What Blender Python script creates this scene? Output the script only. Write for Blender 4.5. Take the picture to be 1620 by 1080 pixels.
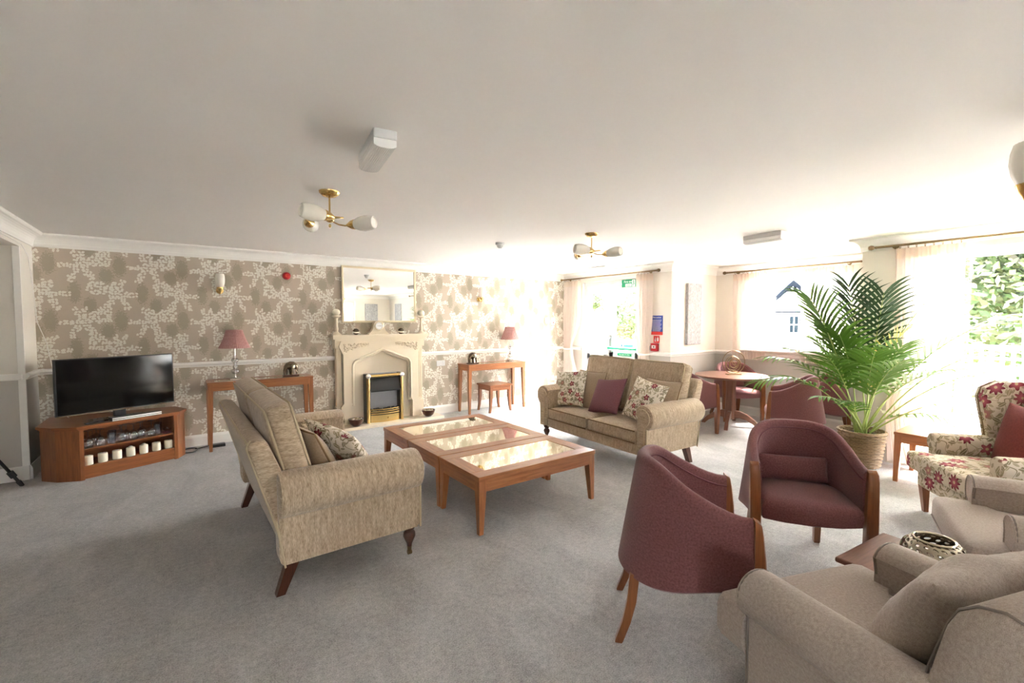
import bpy, bmesh, math, random
from mathutils import Vector, Matrix, Euler
random.seed(7)
for o in list(bpy.data.objects): bpy.data.objects.remove(o)
S = bpy.context.scene
COL = S.collection
R = math.radians; PI = math.pi; sin = math.sin; cos = math.cos

# ---------------------------------------------------------------- camera
cam = bpy.data.cameras.new('camera'); cam.sensor_width = 36; cam.lens = 16.0; cam.clip_start = 0.02
camo = bpy.data.objects.new('camera', cam); COL.objects.link(camo)
camo.location = (0, 0, 1.52); camo.rotation_euler = (R(90 - 2.7), 0, R(-36.05))
S.camera = camo
# ---------------------------------------------------------------- sky, sun, exposure
W = bpy.data.worlds.new('world'); S.world = W; W.use_nodes = True
wn = W.node_tree.nodes; wl = W.node_tree.links
sky = wn.new('ShaderNodeTexSky'); sky.sky_type = 'NISHITA'; sky.sun_disc = False
sky.sun_elevation = R(52); sky.sun_rotation = R(95); sky.air_density = 1.0; sky.dust_density = 3.0; sky.ozone_density = 0.6
wn['Background'].inputs['Strength'].default_value = 1.35
mixw = wn.new('ShaderNodeMix'); mixw.data_type = 'RGBA'; mixw.inputs[0].default_value = 0.55
hs = wn.new('ShaderNodeHueSaturation'); hs.inputs['Saturation'].default_value = 0.35
wl.new(sky.outputs[0], hs.inputs['Color']); wl.new(hs.outputs[0], wn['Background'].inputs['Color'])
wn.remove(mixw)
sun = bpy.data.lights.new('sun', 'SUN'); sun.energy = 5.0; sun.angle = R(1.2); sun.color = (1, 0.95, 0.87)
suno = bpy.data.objects.new('sun', sun); COL.objects.link(suno)
suno.rotation_euler = Vector((-0.40, 0.10, -0.91)).to_track_quat('-Z', 'Y').to_euler()
S.view_settings.view_transform = 'Standard'; S.view_settings.look = 'None'
S.view_settings.gamma = 1.0; S.view_settings.use_curve_mapping = False
S.view_settings.exposure = 3.38
S.cycles.max_bounces = 14; S.cycles.diffuse_bounces = 8; S.cycles.glossy_bounces = 6
S.cycles.transparent_max_bounces = 24; S.cycles.transmission_bounces = 8
S.cycles.sample_clamp_indirect = 12; S.cycles.use_denoising = True
S.cycles.caustics_reflective = False; S.cycles.caustics_refractive = False

# ---------------------------------------------------------------- materials
class NT:
    def __init__(s, name):
        s.m = bpy.data.materials.new(name); s.m.use_nodes = True
        s.t = s.m.node_tree; s.b = s.t.nodes['Principled BSDF']; s.out = s.t.nodes['Material Output']
    def n(s, typ, **kw):
        d = s.t.nodes.new('ShaderNode' + typ)
        for k, v in kw.items(): setattr(d, k, v)
        return d
    def put(s, sock, v):
        if isinstance(v, bpy.types.NodeSocket): s.t.links.new(v, sock)
        elif isinstance(v, (tuple, list)) and sock.type == 'RGBA' and len(v) == 3: sock.default_value = (*v, 1)
        else: sock.default_value = v
    def math(s, op, a, b=None, c=None, clamp=False):
        d = s.n('Math', operation=op, use_clamp=clamp); s.put(d.inputs[0], a)
        if b is not None: s.put(d.inputs[1], b)
        if c is not None: s.put(d.inputs[2], c)
        return d.outputs[0]
    def vm(s, op, a, b=None, scale=None):
        d = s.n('VectorMath', operation=op); s.put(d.inputs[0], a)
        if b is not None: s.put(d.inputs[1], b)
        if scale is not None: s.put(d.inputs[3], scale)
        return d.outputs[1] if op in ('DOT_PRODUCT', 'LENGTH', 'DISTANCE') else d.outputs[0]
    def mix(s, f, a, b, blend='MIX'):
        d = s.n('Mix', data_type='RGBA', blend_type=blend); s.put(d.inputs[0], f); s.put(d.inputs[6], a); s.put(d.inputs[7], b)
        return d.outputs[2]
    def noise(s, vec, scale, detail=2, rough=.5, dist=0):
        d = s.n('TexNoise'); s.put(d.inputs['Vector'], vec); d.inputs['Scale'].default_value = scale
        d.inputs['Detail'].default_value = detail; d.inputs['Roughness'].default_value = rough; d.inputs['Distortion'].default_value = dist
        return d.outputs['Fac']
    def ramp(s, f, stops):
        d = s.n('ValToRGB'); s.put(d.inputs[0], f); e = d.color_ramp.elements
        while len(e) < len(stops): e.new(.5)
        for el, (p, c) in zip(e, stops): el.position = p; el.color = (*c, 1)
        return d.outputs[0]
    def mapping(s, vec, scale=(1, 1, 1), rot=(0, 0, 0)):
        d = s.n('Mapping'); s.put(d.inputs[0], vec); d.inputs['Scale'].default_value = scale; d.inputs['Rotation'].default_value = rot
        return d.outputs[0]
    def uv(s): return s.n('TexCoord').outputs['UV']
    def obj(s): return s.n('TexCoord').outputs['Object']
    def pos(s): return s.n('NewGeometry').outputs['Position']
    def bump(s, h, strength, dist=.002):
        d = s.n('Bump'); s.put(d.inputs['Height'], h); d.inputs['Strength'].default_value = strength; d.inputs['Distance'].default_value = dist
        s.t.links.new(d.outputs[0], s.b.inputs['Normal'])
    def base(s, c, rough=.5, metal=0, spec=.5):
        s.put(s.b.inputs['Base Color'], c); s.put(s.b.inputs['Roughness'], rough)
        s.b.inputs['Metallic'].default_value = metal; s.b.inputs['Specular IOR Level'].default_value = spec

def plain(name, c, rough=.5, metal=0, spec=.5, vary=.06, scale=9):
    k = NT(name); f = k.noise(k.obj(), scale, 3)
    k.base(k.mix(f, tuple(x*(1-vary) for x in c), tuple(min(1, x*(1+vary)) for x in c)), rough, metal, spec)
    return k.m
def fabric(name, dark, light, sx=1, sy=1, scale=420, bump=.5, sheen=.15):
    k = NT(name); u = k.mapping(k.uv(), (sx, sy, 1))
    f = k.noise(u, scale, 2, .6); g = k.noise(u, scale*.22, 2, .6)
    f2 = k.math('ADD', k.math('MULTIPLY', f, .6), k.math('MULTIPLY', g, .4))
    k.base(k.ramp(f2, [(.36, dark), (.62, light)]), .95, 0, .15)
    k.b.inputs['Sheen Weight'].default_value = sheen; k.b.inputs['Sheen Roughness'].default_value = .5
    k.bump(f, bump, .0015)
    return k.m
def wood(name, c1, c2, rough=.38, coat=.0):
    k = NT(name); u = k.mapping(k.uv(), (1.3, 20, 1))
    f = k.noise(u, 2.6, 5, .62, .5); g = k.noise(k.mapping(k.uv(), (6, 160, 1)), 3, 2)
    v = k.math('ADD', k.math('MULTIPLY', f, .75), k.math('MULTIPLY', g, .25))
    k.base(k.ramp(v, [(.3, c1), (.68, c2)]), rough, 0, .4)
    k.b.inputs['Coat Weight'].default_value = coat; k.b.inputs['Coat Roughness'].default_value = .15
    k.bump(g, .08, .0006)
    return k.m
def glassmat(name, tint=(1, 1, 1), gloss=.08, rough=.01):
    k = NT(name); t = k.n('BsdfTransparent'); t.inputs[0].default_value = (*tint, 1)
    g = k.n('BsdfGlossy'); g.inputs['Roughness'].default_value = rough
    fr = k.n('LayerWeight'); sch = k.math('MULTIPLY_ADD', k.math('POWER', fr.outputs['Facing'], 5.0), 1-gloss, gloss)
    m = k.n('MixShader'); k.put(m.inputs[0], k.math('MINIMUM', sch, 1.0))
    k.t.links.new(t.outputs[0], m.inputs[1]); k.t.links.new(g.outputs[0], m.inputs[2]); k.t.links.new(m.outputs[0], k.out.inputs[0])
    return k.m
def sheer(name, c, transp=.25, transl=.5):
    k = NT(name); f = k.noise(k.mapping(k.uv(), (1, 1, 1)), 500, 2)
    col = k.mix(f, tuple(x*.93 for x in c), c)
    d = k.n('BsdfDiffuse'); tl = k.n('BsdfTranslucent'); tr = k.n('BsdfTransparent')
    k.put(d.inputs[0], col); k.put(tl.inputs[0], col)
    m1 = k.n('MixShader'); m1.inputs[0].default_value = transl
    k.t.links.new(d.outputs[0], m1.inputs[1]); k.t.links.new(tl.outputs[0], m1.inputs[2])
    m2 = k.n('MixShader'); m2.inputs[0].default_value = transp
    k.t.links.new(m1.outputs[0], m2.inputs[1]); k.t.links.new(tr.outputs[0], m2.inputs[2]); k.t.links.new(m2.outputs[0], k.out.inputs[0])
    return k.m
def leafmat(name, c1, c2, transl=.4):
    k = NT(name); oi = k.n('ObjectInfo'); f = k.noise(k.obj(), 3.0, 2)
    col = k.mix(f, c1, c2)
    k.base(col, .45, 0, .4)
    tl = k.n('BsdfTranslucent'); k.put(tl.inputs[0], k.mix(.35, col, tuple(min(1, v*1.6) for v in c2)))
    m = k.n('MixShader'); m.inputs[0].default_value = transl
    k.t.links.new(k.b.outputs[0], m.inputs[1]); k.t.links.new(tl.outputs[0], m.inputs[2]); k.t.links.new(m.outputs[0], k.out.inputs[0])
    return k.m
def emit(name, c, e):
    k = NT(name); k.base(c, .5); k.b.inputs['Emission Color'].default_value = (*c, 1); k.b.inputs['Emission Strength'].default_value = e
    return k.m
def floral(name, bg, leaf=(.19, .16, .10), flower=(.15, .018, .032), flower2=(.23, .055, .07), S1=8.5):
    k = NT(name); uv = k.uv()
    def vor(scale, rnd=.75):
        p = k.vm('SCALE', uv, scale=scale)
        v = k.n('TexVoronoi', voronoi_dimensions='2D', feature='F1'); k.put(v.inputs['Vector'], p); v.inputs['Scale'].default_value = 1; v.inputs['Randomness'].default_value = rnd
        loc = k.vm('SUBTRACT', p, v.outputs['Position']); sp = k.n('SeparateXYZ'); k.put(sp.inputs[0], loc)
        rc = k.n('SeparateColor'); k.put(rc.inputs[0], v.outputs['Color'])
        return sp.outputs[0], sp.outputs[1], rc.outputs[0], rc.outputs[1], rc.outputs[2]
    def rot(x, y, r):
        a = k.math('MULTIPLY', r, 6.283); c = k.math('COSINE', a); s_ = k.math('SINE', a)
        return (k.math('SUBTRACT', k.math('MULTIPLY', x, c), k.math('MULTIPLY', y, s_)), k.math('ADD', k.math('MULTIPLY', x, s_), k.math('MULTIPLY', y, c)))
    def ell(x, y, a, b):
        q = k.math('ADD', k.math('POWER', k.math('DIVIDE', x, a), 2), k.math('POWER', k.math('DIVIDE', y, b), 2))
        return k.math('LESS_THAN', q, 1.0)
    col = k.mix(k.noise(uv, 300, 2), tuple(x*.93 for x in bg), bg)
    st = k.noise(uv, 9.0, 1, .4, .6)                      # trailing stems
    line = k.math('LESS_THAN', k.math('ABSOLUTE', k.math('SUBTRACT', st, .5)), .011)
    col = k.mix(line, col, tuple(x*1.3 for x in leaf))
    for sc, a, b, thr in ((24, .46, .17, .2), (15.5, .44, .21, .42)):
        x, y, r1, r2, r3 = vor(sc, .85); x2, y2 = rot(x, y, r1)
        e = k.math('MULTIPLY', ell(x2, y2, a, b), k.math('GREATER_THAN', r2, thr))
        lc = k.mix(r3, leaf, tuple(min(1, v*2.1) for v in leaf))
        lc = k.mix(k.math('LESS_THAN', k.math('ABSOLUTE', y2), .022), lc, bg)
        col = k.mix(e, col, lc)
    x, y, r1, r2, r3 = vor(S1, .8)
    r = k.math('SQRT', k.math('ADD', k.math('MULTIPLY', x, x), k.math('MULTIPLY', y, y)))
    ang = k.math('ADD', k.math('ARCTAN2', y, x), k.math('MULTIPLY', r1, 6.28))
    n = k.math('ADD', 5.0, k.math('MULTIPLY', k.math('GREATER_THAN', r3, .6), 4.0))
    pet = k.math('MULTIPLY', k.math('COSINE', k.math('MULTIPLY', ang, n)), .07)
    rad = k.math('ADD', k.math('ADD', .21, k.math('MULTIPLY', r3, .09)), pet)
    on = k.math('MULTIPLY', k.math('LESS_THAN', r, rad), k.math('GREATER_THAN', r2, .18))
    fc = k.mix(k.math('GREATER_THAN', r1, .55), flower, flower2)
    fc = k.mix(k.math('GREATER_THAN', r1, .82), fc, tuple(v*1.5 for v in leaf))
    fc = k.mix(k.math('SMOOTH_MIN', k.math('DIVIDE', r, .3), 1.0, .1), tuple(min(1, v*1.8+.03) for v in flower2), fc)
    fc = k.mix(k.math('LESS_THAN', r, .065), fc, (.55, .42, .25))
    col = k.mix(on, col, fc)
    k.base(col, .92, 0, .15); k.bump(k.noise(uv, 420, 2), .3, .001)
    return k.m
def wallpaper(name):
    k = NT(name); o = k.pos(); sp = k.n('SeparateXYZ'); k.put(sp.inputs[0], o)
    cb = k.n('CombineXYZ'); k.put(cb.inputs[0], sp.outputs[0]); k.put(cb.inputs[1], sp.outputs[2]); P = cb.outputs[0]
    T = .56; TY = .60
    def tile(v):
        w = k.n('VectorMath', operation='WRAP'); k.put(w.inputs[0], v); w.inputs[1].default_value = (T/2, TY/2, 1); w.inputs[2].default_value = (-T/2, -TY/2, -1)
        return w.outputs[0]
    def segdist(v, segs):
        best = None
        for (ax, ay, bx, by, rr) in segs:
            ba = Vector((bx-ax, by-ay, 0)); l2 = max(ba.length_squared, 1e-6)
            pa = k.vm('SUBTRACT', v, (ax, ay, 0)); h = k.math('MULTIPLY', k.vm('DOT_PRODUCT', pa, tuple(ba/l2)), 1.0, clamp=True)
            pr = k.vm('SCALE', tuple(ba), scale=h); d = k.math('SUBTRACT', k.vm('DISTANCE', pa, pr), rr)
            best = d if best is None else k.math('MINIMUM', best, d)
        return best
    br = [(-.05, .03, -.165, .125, .040), (-.02, .02, -.015, .135, .025), (.02, .03, .055, .14, .023), (-.01, .0, .165, .0, .027), (.03, -.02, .09, -.15, .028), (-.02, .0, -.07, -.12, .032), (-.07, -.12, -.065, -.27, .028), (-.065, -.27, -.16, -.29, .025)]
    segs = []
    for sx, ox, oy in ((1, 0, 0), (-1, .28, -.30)):
        for (a, b, c, d, rr) in br:
            q = (a*sx+ox, b+oy, c*sx+ox, d+oy)
            for i in (-1, 0, 1):
                for j in (-1, 0, 1):
                    s2 = (q[0]+i*T, q[1]+j*TY, q[2]+i*T, q[3]+j*TY, rr)
                    if min(s2[0], s2[2]) < T/2+rr and max(s2[0], s2[2]) > -T/2-rr and min(s2[1], s2[3]) < TY/2+rr and max(s2[1], s2[3]) > -TY/2-rr: segs.append(s2)
    SC = 40
    p = k.vm('SCALE', P, scale=SC)
    v = k.n('TexVoronoi', voronoi_dimensions='2D', feature='F1'); k.put(v.inputs['Vector'], p); v.inputs['Scale'].default_value = 1; v.inputs['Randomness'].default_value = .7
    ctr = k.vm('SCALE', v.outputs['Position'], scale=1/SC)
    d = segdist(tile(ctr), segs)
    loc = k.vm('SUBTRACT', p, v.outputs['Position']); s2 = k.n('SeparateXYZ'); k.put(s2.inputs[0], loc)
    rc = k.n('SeparateColor'); k.put(rc.inputs[0], v.outputs['Color'])
    a = k.math('MULTIPLY', rc.outputs[0], 6.283); c_ = k.math('COSINE', a); s_ = k.math('SINE', a)
    lx = k.math('SUBTRACT', k.math('MULTIPLY', s2.outputs[0], c_), k.math('MULTIPLY', s2.outputs[1], s_))
    ly = k.math('ADD', k.math('MULTIPLY', s2.outputs[0], s_), k.math('MULTIPLY', s2.outputs[1], c_))
    e = k.math('ADD', k.math('POWER', k.math('DIVIDE', lx, .62), 2), k.math('POWER', k.math('DIVIDE', ly, .38), 2))
    leaf = k.math('MULTIPLY', k.math('LESS_THAN', e, 1.0), k.math('LESS_THAN', d, 0.0))
    rib = k.math('MULTIPLY', k.math('LESS_THAN', k.math('ABSOLUTE', ly), .05), leaf)
    # soft olive clumps of background foliage between the sprays
    q = tile(P); blob = None
    for bx, by, rx, ry in ((.22, .015, .05, .11), (.34, -.12, .055, .08), (.03, -.29, .055, .11), (-.08, -.40, .06, .08)):
        for i in (-1, 0, 1):
            for j in (-1, 0, 1):
                ox, oy = bx+i*T, by+j*TY
                if abs(ox) > T/2+rx*1.3 or abs(oy) > TY/2+ry*1.3: continue
                dd = k.vm('LENGTH', k.vm('MULTIPLY', k.vm('SUBTRACT', q, (ox, oy, 0)), (1/rx, 1/ry, 0)))
                blob = dd if blob is None else k.math('MINIMUM', blob, dd)
    bl = k.math('LESS_THAN', k.math('ADD', blob, k.math('MULTIPLY', k.math('SUBTRACT', k.noise(P, 70, 2), .5), 2.2)), 1.0)
    bgc = k.mix(k.noise(P, 5, 2), (.50, .42, .335), (.56, .48, .39))
    col = k.mix(bl, bgc, k.mix(k.noise(P, 240, 1), (.375, .33, .245), (.435, .385, .295)))
    col = k.mix(leaf, col, (.86, .83, .75)); col = k.mix(rib, col, (.56, .52, .45))
    k.base(col, .8, 0, .25)
    return k.m
def zpaint(name, up, low):
    k = NT(name); sp = k.n('SeparateXYZ'); k.put(sp.inputs[0], k.pos())
    c = k.mix(k.math('GREATER_THAN', sp.outputs[2], .99), low, up)
    c = k.mix(k.math('MULTIPLY', k.noise(k.pos(), 3, 3), .06), c, (.5, .48, .45))
    k.base(c, .75, 0, .2); k.bump(k.noise(k.pos(), 220, 2), .06, .001); return k.m

def carpet():
    k = NT('carpet'); p = k.pos()
    f = k.noise(p, 150, 2, .75); g = k.noise(k.mapping(p, (1, .6, 1), (0, 0, .6)), 3.2, 4, .65, 1.0); h = k.noise(p, 38, 3, .6)
    v = k.math('ADD', k.math('ADD', k.math('MULTIPLY', f, .52), k.math('MULTIPLY', g, .24)), k.math('MULTIPLY', h, .24))
    k.base(k.ramp(v, [(.34, (.20, .193, .187)), (.5, (.39, .380, .370)), (.66, (.60, .588, .575))]), 1, 0, .05)
    k.b.inputs['Sheen Weight'].default_value = .2
    k.bump(k.math('ADD', f, k.math('MULTIPLY', g, .8)), .7, .006); return k.m
M = {}
M['carpet'] = carpet()
M['ceil'] = plain('ceiling_paint', (.83, .805, .77), .85, 0, .2, .015, 2)
M['white'] = plain('white_gloss_paint', (.84, .82, .78), .35, 0, .4, .02)
M['upvc'] = plain('white_plastic', (.66, .665, .66), .3, 0, .4, .02)
M['paint'] = zpaint('cream_wall_paint', (.775, .735, .665), (.53, .50, .46))
M['paper'] = wallpaper('leafy_wallpaper')
M['chen'] = fabric('beige_chenille', (.27, .195, .125), (.56, .44, .315), 1.0, .16, 300, .5, .25)
M['pipe'] = plain('beige_piping', (.50, .41, .28), .9, 0, .1)
M['seam'] = plain('brown_piping', (.20, .13, .07), .9, 0, .1)
M['mauve'] = fabric('mauve_wool', (.098, .032, .032), (.245, .104, .104), 1, 1, 520, .45, .22)
M['mauvedk'] = plain('mauve_piping', (.14, .055, .065), .9, 0, .1)
M['greige'] = fabric('greige_wool', (.28, .228, .19), (.475, .40, .345), 1, 1, 480, .4, .12)
M['greigeline'] = plain('greige_piping', (.22, .185, .165), .9, 0, .1)
M['tan'] = fabric('tan_satin', (.27, .195, .125), (.42, .32, .225), 1, 1, 350, .2, .3)
M['brick_red'] = fabric('russet_velvet', (.10, .014, .013), (.19, .038, .033), 1, 1, 300, .3, .12)
M['plum'] = fabric('plum_weave', (.12, .042, .056), (.24, .108, .125), 1, 1, 500, .4, .12)
M['floral'] = floral('floral_linen', (.76, .69, .59), S1=9)
M['floral_chair'] = floral('floral_chair_linen', (.62, .54, .43), S1=6)
M['cherry'] = wood('cherry_wood', (.19, .06, .018), (.42, .165, .062), .33, .3)
M['walnut'] = wood('reddish_brown_wood', (.15, .046, .014), (.33, .115, .040), .33, .3)
M['beech'] = wood('stained_beech', (.13, .038, .010), (.28, .095, .03), .33, .3)
M['dark_wood'] = wood('dark_turned_wood', (.035, .01, .005), (.11, .032, .015), .3, .3)
M['mahog'] = wood('brown_table_wood', (.13, .055, .035), (.25, .12, .08), .35, .3)
M['brass'] = plain('brass', (.66, .46, .18), .22, 1, .5, .04)
M['antique'] = plain('antique_brass', (.25, .18, .095), .36, 1, .5, .1)
M['gold'] = plain('pale_gold', (.72, .62, .44), .4, .7, .5, .06)
M['chrome'] = plain('chrome', (.80, .80, .80), .08, 1, .5, .02)
M['silver'] = plain('silver_lustre', (.40, .35, .27), .2, 1, .5, .12)
M['bronze'] = plain('bronze_lustre', (.17, .125, .085), .2, 1, .5, .15)
M['black'] = plain('black_plastic', (.012, .012, .013), .35)
M['screen'] = plain('black_screen', (.006, .006, .007), .08, 0, .4, .02)
M['grey'] = plain('grey_plastic', (.35, .35, .36), .4)
M['stone'] = plain('cream_stone', (.76, .66, .51), .6, 0, .3, .05, 6)
M['marble'] = plain('cream_marble', (.76, .66, .52), .16, 0, .5, .07, 5)
M['carve'] = plain('carved_cream_stone', (.68, .57, .42), .6, 0, .3, .12, 30)
M['mirror'] = plain('mirror_glass', (.92, .93, .91), .0, 1, .5, .005)
M['smoked'] = plain('mirrored_table_glass', (.80, .77, .68), .03, 1, .5, .02)
M['pane'] = glassmat('window_glass', (.97, .985, .98), .05)
M['glassware'] = glassmat('clear_glassware', (.86, .86, .88), .16)
M['crystal'] = glassmat('crystal', (.72, .70, .68), .3)
M['opal'] = plain('ribbed_opal_glass', (.80, .76, .68), .25, 0, .5, .02)
M['lens'] = plain('ribbed_clear_lens', (.86, .86, .84), .2, 0, .5, .03)
M['candle'] = plain('ivory_wax', (.86, .81, .67), .5, 0, .4, .03)
M['wicker'] = wood('wicker', (.10, .055, .025), (.37, .26, .15), .6)
M['soil'] = plain('dark_soil', (.02, .014, .01), 1)
M['frond'] = leafmat('palm_green', (.035, .11, .012), (.12, .24, .03), .25)
M['frondshade'] = leafmat('palm_shaded_green', (.012, .040, .012), (.030, .075, .02), .12)  # shaded fronds of the same palm: shade put into a darker leaf colour
M['frondyel'] = leafmat('palm_yellow_green', (.38, .40, .03), (.5, .28, .04), .4)
M['stemg'] = plain('palm_stem', (.30, .38, .10), .5)
M['shade'] = fabric('pink_pleated_silk', (.40, .19, .185), (.56, .33, .31), 1, 1, 200, .2, .3)
M['sheer'] = sheer('sheer_cream_voile', (.86, .77, .71), .10, .32)
M['band'] = sheer('curtain_heading', (.84, .72, .62), .05, .40)
M['red'] = plain('red_plastic', (.45, .012, .02), .35)
M['redsign'] = plain('red_sign', (.62, .03, .025), .5)
M['blue'] = plain('blue_sign', (.025, .055, .33), .5)
M['ltblue'] = plain('light_blue_label', (.10, .33, .55), .5)
M['green'] = plain('green_sign', (.0, .30, .12), .5)
M['greenbar'] = plain('green_bar', (.02, .42, .20), .4)
M['signwhite'] = plain('sign_white', (.85, .85, .85), .5)
M['canvas'] = None
M['hedge'] = leafmat('hedge_leaf', (.022, .045, .011), (.080, .115, .035), .3)
M['hedge2'] = leafmat('light_leaf', (.055, .075, .022), (.17, .18, .07), .3)
M['bark'] = plain('bark', (.16, .14, .11), .9)
M['paving'] = plain('pale_paving', (.70, .68, .66), .9, 0, .2, .1, 2)
M['brickwall'] = plain('orange_brickwork', (.13, .07, .04), .9, 0, .2, .2, 12)
M['render'] = plain('white_render', (.85, .85, .84), .8)
M['timber'] = plain('grey_blue_timber', (.004, .0055, .008), .9, 0, .03)
M['slate'] = plain('grey_roof', (.30, .31, .34), .8)
M['darkpane'] = plain('dark_window_pane', (.004, .007, .009), .7, 0, .03)
k = NT('grey_tree_canvas'); u = k.uv()
f = k.noise(k.mapping(u, (60, 9, 1)), 1.0, 5, .7, 1.5); g = k.noise(u, 26, 4, .7)
k.base(k.ramp(k.math('ADD', k.math('MULTIPLY', f, .6), k.math('MULTIPLY', g, .4)), [(.36, (.20, .21, .225)), (.62, (.60, .605, .615))]), .9); M['canvas'] = k.m

# ---------------------------------------------------------------- mesh helpers
def link(name, v, f, mat, parent=None, smooth=False, uv='box', long_axis=True, loc=None):
    me = bpy.data.meshes.new(name); me.from_pydata([tuple(p) for p in v], [], f); me.update()
    bm = bmesh.new(); bm.from_mesh(me); bmesh.ops.recalc_face_normals(bm, faces=bm.faces[:])
    lay = bm.loops.layers.uv.new('UVMap')
    if v:
        ext = [max(p[i] for p in v) - min(p[i] for p in v) for i in range(3)]
        for fc in bm.faces:
            n = fc.normal; a = max(range(3), key=lambda i: abs(n[i]))
            ax = [i for i in range(3) if i != a]
            if long_axis and ext[ax[1]] > ext[ax[0]]*1.2 and uv == 'box': ax = ax[::-1]
            if uv == 'up': ax = [0, 2] if a == 1 else ([1, 2] if a == 0 else [0, 1])
            for lp in fc.loops: lp[lay].uv = (lp.vert.co[ax[0]], lp.vert.co[ax[1]])
    for fc in bm.faces: fc.smooth = smooth
    bm.to_mesh(me); bm.free()
    if smooth:
        try: me.set_sharp_from_angle(angle=R(42))
        except Exception: pass
    me.materials.append(M[mat])
    o = bpy.data.objects.new(name, me); COL.objects.link(o)
    if parent: o.parent = parent
    if loc: o.location = loc
    return o
class G:                                   # collects shapes, builds ONE mesh object
    def __init__(s): s.v = []; s.f = []
    def add(s, v, f, mtx=None):
        b = len(s.v); s.v += [(mtx @ Vector(p)) if mtx else Vector(p) for p in v]; s.f += [tuple(i+b for i in q) for q in f]; return s
    def box(s, x0, x1, y0, y1, z0, z1, r=0, seg=2, mtx=None):
        if r <= 0:
            v = [(x, y, z) for x in (x0, x1) for y in (y0, y1) for z in (z0, z1)]
            return s.add(v, [(0, 1, 3, 2), (4, 6, 7, 5), (0, 4, 5, 1), (2, 3, 7, 6), (0, 2, 6, 4), (1, 5, 7, 3)], mtx)
        bm = bmesh.new(); bmesh.ops.create_cube(bm, size=1)
        for q in bm.verts: q.co = Vector(((x0+x1)/2+q.co.x*(x1-x0), (y0+y1)/2+q.co.y*(y1-y0), (z0+z1)/2+q.co.z*(z1-z0)))
        bmesh.ops.bevel(bm, geom=bm.edges[:], offset=r, segments=seg, affect='EDGES', profile=.5)
        return s.frombm(bm, mtx)
    def frombm(s, bm, mtx=None):
        bm.verts.index_update(); v = [q.co.copy() for q in bm.verts]; f = [tuple(q.index for q in fc.verts) for fc in bm.faces]; bm.free(); return s.add(v, f, mtx)
    def loft(s, rings, close=True, caps=True, mtx=None, loop=False):
        n = len(rings[0]); v = [p for r in rings for p in r]; f = []
        K = len(rings)
        for i in range(K if loop else K-1):
            for j in range(n if close else n-1):
                a = i*n+j; b = i*n+(j+1) % n; i2 = (i+1) % K
                f.append((a, b, i2*n+(j+1) % n, i2*n+j))
        if caps and close and not loop: f += [tuple(range(n))[::-1], tuple((K-1)*n+j for j in range(n))]
        return s.add(v, f, mtx)
    def lathe(s, prof, n=20, mtx=None, c=(0, 0, 0)):          # prof: (r, z) from bottom to top
        return s.loft([[(c[0]+r*cos(2*PI*j/n), c[1]+r*sin(2*PI*j/n), c[2]+z) for j in range(n)] for r, z in prof], True, True, mtx)
    def tube(s, pts, r, n=8, mtx=None, closed=False):
        pts = [Vector(p) for p in pts]; rs = r if isinstance(r, (list, tuple)) else [r]*len(pts); rings = []; up = None
        K = len(pts)
        for i, p in enumerate(pts):
            t = (pts[(i+1) % K]-pts[i-1]) if closed else (pts[min(i+1, K-1)]-pts[max(i-1, 0)])
            t = t.normalized() if t.length > 1e-9 else Vector((0, 0, 1))
            if up is None: up = t.orthogonal().normalized()
            up = (up - t*up.dot(t)); up = up.normalized() if up.length > 1e-6 else t.orthogonal().normalized()
            w = t.cross(up); rings.append([p + (up*cos(2*PI*j/n) + w*sin(2*PI*j/n))*rs[i] for j in range(n)])
        return s.loft(rings, True, True, mtx, closed)
    def sphere(s, c, r, n=14, m=9, mtx=None):
        rr = r if isinstance(r, (tuple, list)) else (r, r, r)
        return s.loft([[(c[0]+rr[0]*max(sin(PI*i/m), 1e-4)*cos(2*PI*j/n), c[1]+rr[1]*max(sin(PI*i/m), 1e-4)*sin(2*PI*j/n), c[2]-rr[2]*cos(PI*i/m)) for j in range(n)] for i in range(m+1)], True, True, mtx)
    def taper(s, p0, p1, w0, w1, d0=None, d1=None):           # square post from p0 to p1
        d0 = d0 or w0; d1 = d1 or w1
        return s.loft([[(p[0]+a*w/2, p[1]+b*d/2, p[2]) for a, b in ((-1, -1), (1, -1), (1, 1), (-1, 1))] for p, w, d in ((p0, w0, d0), (p1, w1, d1))])
    def prism(s, poly, z0, z1, mtx=None):
        return s.loft([[(x, y, z) for x, y in poly] for z in (z0, z1)], mtx=mtx)
    def extr(s, prof, axis, a0, a1, inset=0, mtx=None):       # closed 2D profile swept along an axis with softened ends
        cx = sum(p[0] for p in prof)/len(prof); cy = sum(p[1] for p in prof)/len(prof)
        def pt(p, a): return (a, p[0], p[1]) if axis == 'x' else ((p[0], a, p[1]) if axis == 'y' else (p[0], p[1], a))
        def sh(k): return [(cx+(p[0]-cx)*k, cy+(p[1]-cy)*k) for p in prof]
        if inset:
            L = max(max(abs(p[0]-cx) for p in prof), .02); k1 = 1-inset/L; k2 = 1-inset*.3/L; d = 1 if a1 > a0 else -1
            st = [(a0, k1), (a0+d*inset*.3, k2), (a0+d*inset, 1), (a1-d*inset, 1), (a1-d*inset*.3, k2), (a1, k1)]
        else: st = [(a0, 1), (a1, 1)]
        return s.loft([[pt(p, a) for p in sh(k_)] for a, k_ in st], mtx=mtx)
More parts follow.
